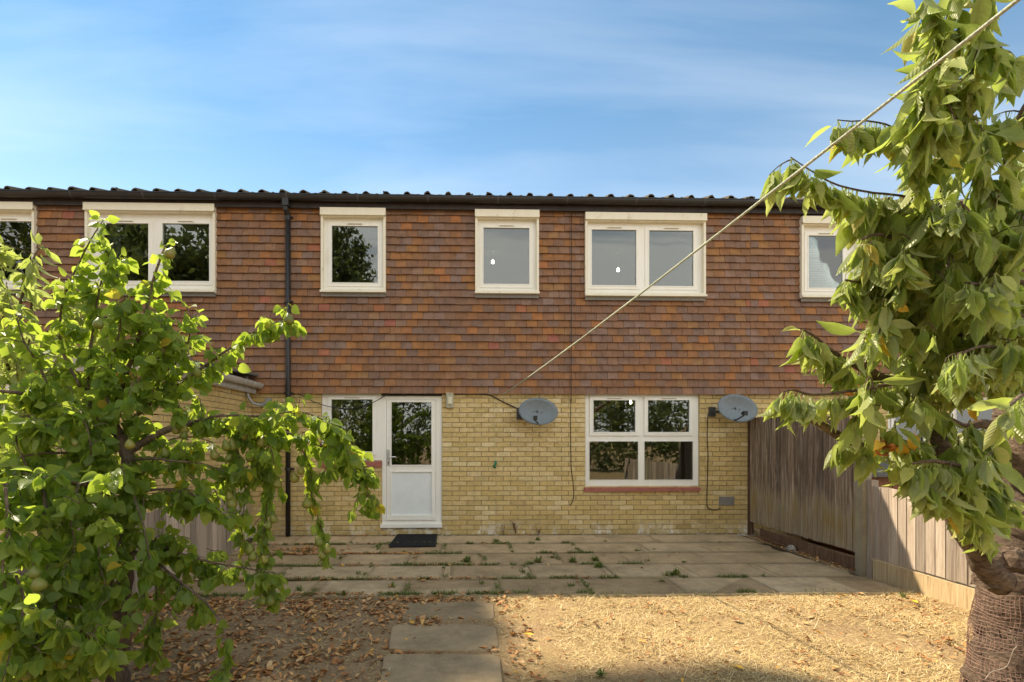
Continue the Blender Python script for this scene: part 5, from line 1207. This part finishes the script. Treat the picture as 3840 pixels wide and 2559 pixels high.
# ------------------------------------------------------------------ trees around the garden (mirrored in the panes, casting shade)
def leafcloud(name, base, trunk_h, blobs, nl, size, label, cat='tree', trunk_r=.2, clump=26, wts=None):
    e = empty(name, base, label, cat); b = Vector(base); s = MB()
    top = max(z + rz for (x, y, z, rx, ry, rz) in blobs)
    s.tube([b, b + Vector((.1, 0, trunk_h * .5)), b + Vector((.0, .1, trunk_h)), b + Vector((.1, 0, top * .8))], [trunk_r, trunk_r * .8, trunk_r * .6, .03], 8, .08)
    for (x, y, z, rx, ry, rz) in blobs[:8]: s.tube([b + Vector((0, 0, min(trunk_h, z) * .9)), b + Vector((x * .6, y * .6, z * .85)), b + Vector((x, y, z))], [trunk_r * .4, trunk_r * .25, .02], 6)
    s.build('trunk', 'cherry_bark', e, smooth=True)
    vol = np.array([q[3] * q[4] * q[5] for q in blobs]) ** .75; vol /= vol.sum(); Vv = []
    if wts: vol = np.array(wts)
    for q, f in zip(blobs, vol):
        n = int(nl * f); d = np.random.normal(size=(n, 3)); d /= np.linalg.norm(d, axis=1)[:, None]
        # clumped: points gather round sub-centres near the surface
        nc = max(6, n // clump); cc = np.random.normal(size=(nc, 3)); cc /= np.linalg.norm(cc, axis=1)[:, None]; cc *= np.random.uniform(.45, 1.0, (nc, 1))
        pts_ = cc[np.random.randint(0, nc, n)] + d * np.random.uniform(0, .26, (n, 1))
        Vv.append(pts_ * np.array(q[3:6]) + np.array(q[0:3]))
    Pn = np.vstack(Vv) + np.array(base); n = len(Pn)
    u = np.random.normal(size=(n, 3)); u /= np.linalg.norm(u, axis=1)[:, None]; w = np.cross(u, np.random.normal(size=(n, 3))); w /= np.linalg.norm(w, axis=1)[:, None]
    sz = size * np.random.uniform(.6, 1.3, (n, 1))
    V = np.concatenate([Pn - u * sz, Pn + w * sz * .45, Pn + u * sz, Pn - w * sz * .45], 1).reshape(-1, 3)
    soup('crown', V, np.arange(4 * n).reshape(-1, 4), np.random.rand(n), 'hedge_leaf', e, kind='stuff')
    return e
leafcloud('garden_tree', (-6.5, -16.5, 0), 4, [(0, 0, 7.5, 2.6, 2.5, 4), (-2, 0, 6, 2.2, 2.2, 3), (1.3, .5, 6, 1.6, 1.8, 2.4), (.2, 0, 10.2, 1.5, 1.4, 2.4)], 15000, .17, 'tall tree behind the viewer, mirrored in the small upstairs window', trunk_r=.28)
leafcloud('garden_tree', (-13.5, -16, 0), 3, [(0, 0, 6, 4, 3, 4.2), (2, 0, 5, 3, 2.5, 3.2), (-3, 0, 8, 3.5, 3, 5), (0, 0, 10, 3.2, 2.5, 3.2)], 20000, .22, 'broad tree behind the viewer, mirrored in the wide left window', trunk_r=.3)
leafcloud('garden_tree', (-20, -14, 0), 3, [(0, 0, 7, 4, 4, 5), (2, 0, 5, 3, 2.5, 3.5)], 6000, .2, 'tree behind the viewer, mirrored in the far left window', trunk_r=.3)
leafcloud('garden_shrub', (-3.0, -15.5, 0), 1, [(0, 0, 2.2, 2.2, 1.2, 2.3), (-2.2, 0, 2.0, 1.8, 1.2, 2.2)], 6000, .11, 'dark shrub behind the viewer, mirrored in the kitchen window', 'shrub', .1)
leafcloud('garden_shrub', (1.2, -16, 0), 1, [(0, 0, 2.0, 2.4, 1.2, 2.2), (1.8, 0, 1.7, 1.6, 1.2, 1.9)], 6000, .11, 'dark shrub behind the viewer, mirrored in the door glass', 'shrub', .1)
leafcloud('garden_shrub', (5.6, -15.5, 0), 1, [(0, 0, 2.0, 2.4, 1.2, 2.3), (2.2, 0, 2.2, 2.0, 1.2, 2.4)], 7000, .11, 'dark shrub behind the viewer, mirrored in the main window', 'shrub', .1)
leafcloud('garden_shrub', (10.5, -15, 0), 1, [(0, 0, 2.0, 2.8, 1.4, 2.4)], 4500, .12, 'dark shrub behind the viewer at the far right', 'shrub', .1)
# tall tree beyond the end of the terrace: its crown shades the left part of the lawn
kx, ky = math.sin(SUN_AZ) / math.tan(SUN_EL), math.cos(SUN_AZ) / math.tan(SUN_EL)
hT = 29.0
sx0, sy0 = -1.35 - kx * hT, -3.85 + ky * hT
leafcloud('tall_tree', (sx0, sy0, 0), 9, [(.72, .5, hT, .90, 1.2, .4), (-.25, .1, hT, 1.15, 1.0, .5), (.75, -.22, hT, .80, .62, .35), (-1.4, .15, hT - .2, 1.2, 1.05, .5), (.7, 1.5, hT - .2, .95, 1.1, .5), (-2.4, .4, hT - .3, 1.2, 1.1, .6), (2.3, -.85, hT + .3, 1.0, .24, .3), (.7, -1.05, hT + .2, .9, .22, .25),
          (-.5, .8, hT - 3, 2.6, 2.4, 2.4), (-1, .3, hT - 7, 3.4, 3, 3.4)], 26000, .16, 'tall tree behind the terrace, outside the picture, shading the lawn', trunk_r=.35, clump=9, wts=[.11, .11, .09, .11, .10, .11, .030, .022, .17, .15])

# ------------------------------------------------------------------ grass, leaf litter, weeds
def blades(name, P, ln, wd, flat, mat, label, cat, parent=None):
    n = len(P); az = np.random.uniform(0, 2 * np.pi, n); el = np.random.uniform(flat[0], flat[1], n)
    L_ = np.random.uniform(ln[0], ln[1], n)[:, None]; w = np.random.uniform(wd[0], wd[1], n)[:, None]
    d = np.stack([np.cos(az) * np.cos(el), np.sin(az) * np.cos(el), np.sin(el)], 1); sd_ = np.stack([-np.sin(az), np.cos(az), np.random.uniform(-.3, .3, n)], 1)
    mid = P + d * L_ * .55; bend = np.stack([np.random.normal(0, .12, n), np.random.normal(0, .12, n), -.15 * np.sin(el)], 1) * L_
    tip = P + d * L_ + bend
    V = np.stack([P - sd_ * w, P + sd_ * w, mid - sd_ * w * .8, mid + sd_ * w * .8, tip], 1).reshape(-1, 3)
    b = np.arange(n)[:, None] * 5
    Fc = np.concatenate([b + np.array([[0, 1, 3]]), b + np.array([[0, 3, 2]]), b + np.array([[2, 3, 4]])], 0); r = np.tile(np.random.rand(n), 3)
    return soup(name, V, Fc, r, mat, parent, label, cat, 'stuff')
def gzv(P): return np.array([gz(x, y) for x, y in P])
def scatter(n, x0, x1, y0, y1, dens):
    out_ = []
    while len(out_) < n:
        x, y = U(x0, x1), U(y0, y1)
        if random.random() < dens(x, y): out_.append((x, y))
    return np.array(out_)
from mathutils import noise as MN
def onstone(x, y):
    for (a, b, c, d) in STN:
        if a < x < b and c < y < d: return True
    return False
STN = []
for (p0, p1, q0, q1) in [(1500, 1858, 2258, 2325), (1455, 1868, 2342, 2436), (1415, 1885, 2452, 2610)]:
    A1, B1 = GP(p0, q1), GP(p1, q0); STN.append((A1.x + .03, B1.x - .0, A1.y + .03, B1.y - .03))
def dens_straw(x, y):
    if onstone(x, y): return 0
    n = MN.noise(Vector((x * 1.3, y * 1.3, 3.1))) + .5 * MN.noise(Vector((x * 3.1, y * 3.1, 7)))
    n2 = MN.noise(Vector((x * .9 + 5, y * 1.2, 1.1)))
    base = 1.0 if x > .2 else (.28 if x > -.35 else .14)
    return max(0.02, min(1, base * (1.0 if n + n2 < .2 else .55 if n + n2 < .34 else .12)))
P = scatter(64000, -3.0, 4.36, -6.6, -2.95, dens_straw); P3 = np.column_stack([P, gzv(P) + .002])
blades('dry_grass', P3, (.022, .065), (.0009, .0021), (.03, .6), 'straw', 'dry straw-coloured grass covering the lawn', 'grass')
P = scatter(5000, .3, 4.3, -6.0, -2.99, dens_straw); P3 = np.column_stack([P, gzv(P) + .002])
blades('dry_grass', P3, (.06, .16), (.0010, .0020), (.05, .5), 'straw', 'longer pale straws lying over the dry lawn', 'grass')
# green blades in the joints, stronger on the left
jp = []
for k in range(34000):
    ri = random.randrange(6); y = [-.03, -.65, -1.27, -1.87, -2.465, -2.985][ri]
    x = U(-2.8, 3.2); w = MN.noise(Vector((x * 2.4, y * 3, 5))) + .4 * MN.noise(Vector((x * 7, y * 3, 2)))
    if ri == 0 and random.random() < .93: continue
    if w > (.0 if x < .6 else .20 if x < 1.8 else .36): jp.append((x, y + np.random.normal(0, .016)))
for k in range(9000):
    ri = random.randrange(5); ph = phase[ri % 2] + .04 * ri; kk = random.randrange(-5, 4)
    x = ph + (kk + .5) * PITCH; y = rows[ri] + U(-.29, .29)
    if x < 1.5 and MN.noise(Vector((x * 3, y * 4, 1))) > (.0 if ri else .2): jp.append((x + np.random.normal(0, .012), y))
jp = np.array(jp); P3 = np.column_stack([jp, np.full(len(jp), -.004)])
blades('joint_grass', P3, (.022, .068), (.0014, .0036), (.3, 1.35), 'green_blade', 'short green grass growing in the paving joints', 'grass')
P = scatter(500, -1.5, 4.3, -3.12, -2.96, lambda x, y: .15 + .85 * (MN.noise(Vector((x * 2.5, 0, 2))) > .1)); P3 = np.column_stack([P, np.full(len(P), -.01)])
blades('edge_grass', P3, (.03, .08), (.001, .0022), (.4, 1.4), 'green_blade', 'thin green grass along the edge between paving and lawn', 'grass')
P = scatter(900, 2.2, 2.95, -5.5, -4.95, lambda x, y: max(0, 1 - ((x - 2.62) / .36) ** 2 - ((y + 5.2) / .32) ** 2)); P3 = np.column_stack([P, gzv(P)])
blades('green_grass', P3, (.05, .14), (.0015, .003), (.5, 1.4), 'green_blade', 'yellow-green grass tuft at the foot of the cherry trunk', 'grass')
# fallen leaves
def litter(P, zz__, size, name, label, tilt=.5):
    Vv, Ff, rn = [], [], []; b = 0; base = np.array([(-1, 0, .10), (-.45, -.42, .22), (.35, -.40, .16), (1, 0, .12), (.35, .42, .26), (-.45, .40, .14), (-.1, 0, .0)], float)
    fc = np.array([(0, 1, 6), (1, 2, 6), (2, 3, 6), (3, 4, 6), (4, 5, 6), (5, 0, 6)])
    for (x, y), z in zip(P, zz__):
        s_ = U(*size); v = base * np.array([1, U(.6, 1.15), U(.4, 2.4)]) + np.random.normal(0, .07, (7, 3)); a, t1, t2 = U(0, 6.28), U(-tilt, tilt), U(-tilt, tilt)
        m_ = np.array(Matrix.Rotation(a, 3, 'Z') @ Matrix.Rotation(t1, 3, 'X') @ Matrix.Rotation(t2, 3, 'Y'))
        v = (v * s_) @ m_.T; v[:, 2] += -v[:, 2].min() + .001
        Vv.append(v + np.array((x, y, z))); Ff.append(fc + b); b += 7; rn += [random.random()] * 6
    soup(name, np.vstack(Vv), np.vstack(Ff), np.array(rn), 'dead_leaf', None, label, 'leaves', 'stuff')
def dens_left(x, y):
    n = MN.noise(Vector((x * 1.7, y * 1.9, 9))) + .6 * MN.noise(Vector((x * 4, y * 4, 4)))
    d = .18 + .9 * max(0, n + .15)
    if y > -3.5: d += .35
    if onstone(x, y): d *= .05
    return min(1, d * (1 if x < -.25 else .5))
P = scatter(5200, -3.0, .5, -6.4, -2.92, dens_left); litter(P, gzv(P) + .004, (.014, .036), 'fallen_leaves', 'brown fallen leaves under the pear tree')
P = scatter(1000, .3, 4.3, -6.2, -3.02, lambda x, y: 0 if onstone(x, y) else min(1, .25 + max(0, MN.noise(Vector((x * 2, y * 2, 13)))) * 1.6 + .4 * (x > 3.0))); litter(P, gzv(P) + .012, (.010, .032), 'fallen_leaves', 'orange-brown fallen leaves strewn over the sunlit dry lawn')
Pj = []
for k in range(1500):
    ri = random.randrange(6); y = [-.06, -.65, -1.27, -1.87, -2.465, -2.97][ri]; x = U(-2.9, 1.6 if ri else 2.0)
    if MN.noise(Vector((x * 1.9, y * 3, 25))) > (.02 if x < -.3 else .25): Pj.append((x, y + U(-.035, .035)))
for k in range(260): Pj.append((np.random.normal(-2.15, .22), np.random.normal(-1.0, .11)))
for k in range(420): Pj.append((U(-2.5, -.55), -1.27 + np.random.normal(0, .022)))
for k in range(160): Pj.append((U(-2.2, .2), -2.465 + np.random.normal(0, .022)))
for k in range(60): Pj.append((U(-1.3, -.45), -.03 + U(-.03, .02)))
for k in range(60): Pj.append((U(-2.9, 4), U(-2.9, -.1)))
for k in range(160): y = U(-2.3, -.5); Pj.append((4.32 + U(-.12, .05), y))
litter(np.array(Pj), np.full(len(Pj), .008), (.012, .028), 'fallen_leaves', 'dry leaves gathered in the paving joints')
# single leaves that stand out
for (px, py, col, lab) in [(1982, 2388, 'yellow', 'bright yellow fallen leaf on the dry lawn near the stepping stones'), (3428, 2262, 'yellow', 'yellow fallen leaf on the lawn near the low fence'), (2766, 2512, 'yellow', 'yellow fallen leaf in the nearer part of the lawn'), (3540, 2404, 'b', 'curled brown leaf on the lawn left of the cherry trunk'), (1545, 2342, 'b', 'curled brown leaf between two stepping stones'), (1585, 2183, 'b', 'broad brown leaf in the paving joint below the door mat'), (2760, 2330, 'b', 'brown leaf on the dry lawn below the fence post')]:
    p = GP(px, py, .0); s = MB(); base = [(-1, 0, .1), (-.45, -.45, .3), (.35, -.42, .2), (1, 0, .15), (.35, .42, .3), (-.45, .42, .2), (-.1, 0, 0)]; a = U(0, 6)
    s.add([p + Vector((0, 0, .012)) + Matrix.Rotation(a, 3, 'Z') @ (Vector(q) * .045) for q in base], [(0, 1, 6), (1, 2, 6), (2, 3, 6), (3, 4, 6), (4, 5, 6), (5, 0, 6)])
    o = s.build('fallen_leaf', 'dead_leaf' if col == 'b' else 'yellow_leaf', label=lab, cat='leaf', group='single fallen leaves')
# weeds
def weed(px, py, h, n, label, group='weeds in the paving', mat='green_blade', spread=1.0, broad=.0):
    c = GP(px, py, -.01); s = MB()
    for k in range(n):
        a = U(0, 6.28); el = U(.35, 1.4); L_ = h * U(.55, 1.1); r = random.random()
        d = Vector((math.cos(a) * math.cos(el) * spread, math.sin(a) * math.cos(el) * spread, math.sin(el))); sd_ = Vector((-math.sin(a), math.cos(a), 0)) * (.0035 + broad * U(.5, 1.2))
        p0 = c + Vector((U(-.025, .025), U(-.012, .012), 0)) * spread; p1 = p0 + d * L_ * .5; p2 = p0 + d * L_ + Vector((0, 0, -.2 * L_))
        s.add([p0 - sd_ * .3, p0 + sd_ * .3, p1 - sd_, p1 + sd_, p2], [(0, 1, 3, 2), (2, 3, 4)], r)
    return s.build('weed', mat, label=label, cat='weed', group=group)
lw_ = 'small green weed tuft in a joint of the patio paving'
for (px, py) in [(1120, 2072), (1412, 2057), (1345, 2118), (1520, 2074), (1630, 2072), (1800, 2088), (1520, 2122), (1755, 2115), (1870, 2118), (1660, 2136), (1345, 2158), (1475, 2205), (1808, 2195), (1960, 2150), (1410, 2172), (1180, 2177), (1250, 2178), (1120, 2220), (1920, 2074), (1992, 2118), (2015, 2030), (2070, 2095), (2180, 2072), (2270, 2035), (2330, 2078), (2390, 2070), (2450, 2066), (2690, 2064), (2430, 2108), (2240, 2135), (2200, 2172), (2140, 2205), (2480, 2186), (2860, 2166), (2560, 2113), (1290, 2238), (1630, 2235), (1700, 2232), (1990, 2225)]:
    br = random.choice([0, .0055]); hh = random.choice([.055, .085])
    cl = 'left of the door mat' if px < 1440 else 'below the door mat' if px < 1660 else 'right of the door mat' if px < 1900 else 'below the left dish' if px < 2190 else 'below the main window' if px < 2640 else 'towards the right fence'
    rw = 'first joint from the wall' if py < 2048 else 'second joint from the wall' if py < 2095 else 'third joint from the wall' if py < 2145 else 'joint nearest the lawn' if py < 2212 else 'edge of the lawn'
    weed(px, py, hh * U(.9, 1.1), random.randrange(14, 26), '%s %s weed %s, in the %s' % ('tall' if hh > .06 else 'short', 'broad-leaved' if br else 'grassy', cl, rw) if py < 2212 else '%s %s weed %s, at the lawn edge' % ('tall' if hh > .06 else 'short', 'broad-leaved' if br else 'grassy', cl), broad=br)
weed(2150, 2112, .11, 34, 'leafy green weed in the middle patio joint below the left dish', broad=.009)
weed(2232, 2106, .10, 26, 'dark leafy weed at the top of the widest slab gap', broad=.012)
weed(2245, 2132, .11, 30, 'dark leafy weed lower in the widest slab gap', broad=.012)
weed(2532, 2162, .12, 30, 'leafy green weed below the main window near the lawn edge', broad=.011)
weed(2500, 2166, .10, 20, 'narrow green weed left of the leafy weed near the lawn edge', broad=.004)
weed(1750, 2112, .12, 40, 'broad bushy weed in the patio joint right of the door mat', broad=.008)
weed(2020, 2112, .12, 40, 'long leafed weed in the patio joint under the left dish', broad=.006)
weed(1862, 2036, .09, 30, 'weed clump near the wall right of the door', broad=.006)
weed(3390, 2240, .10, 22, 'green grass tuft where the low fence meets the lawn', broad=.002)
weed(2262, 2535, .07, 16, 'dark green seedling on the dry lawn in front', broad=.010)
# single seedling by the mat
c = GP(1668, 2077, 0); s = MB(); s.tube([c, c + Vector((.003, 0, .07)), c + Vector((0, 0, .115))], .0018, 4)
for k in range(12):
    a = k * 2.4; z = .05 + .006 * k; d = Vector((math.cos(a), math.sin(a), .35)); q = c + Vector((0, 0, z)); sd_ = Vector((-math.sin(a), math.cos(a), 0)) * .010
    s.add([q, q + d * .02 - sd_, q + d * .042, q + d * .02 + sd_], [(0, 1, 2, 3)], random.random())
s.build('seedling', 'green_blade', label='upright seedling standing alone right of the door mat', cat='weed')
# dry stalks against the wall
for i, (px, py, h, lab) in enumerate([(1885, 2003, .18, 'thin dark dry stalk against the wall, left one'), (1932, 2000, .22, 'bushy dark dry stalk against the brick wall under the left dish'), (2015, 2002, .17, 'thin reddish dry stalk against the wall, right one')]):
    c = GP(px, py, 0); c.y = -.05; s = MB()
    for k in range(3 if i != 1 else 7):
        d = Vector((U(-.35, .35), U(-.1, .02), 1)); t_ = c + d * h * U(.6, 1); s.tube([c, c.lerp(t_, .5) + Vector((U(-.012, .012), 0, 0)), t_], [.0035, .0028, .0015], 4)
        for q in range(7):
            p = c.lerp(t_, U(.3, 1)); s.tube([p, p + Vector((U(-.025, .025), U(-.015, .015), U(-.005, .03)))], [.004, .002], 4)
    s.build('dry_stalk', 'dry_stalk', label=lab, cat='weed', group='dry stalks by the wall')
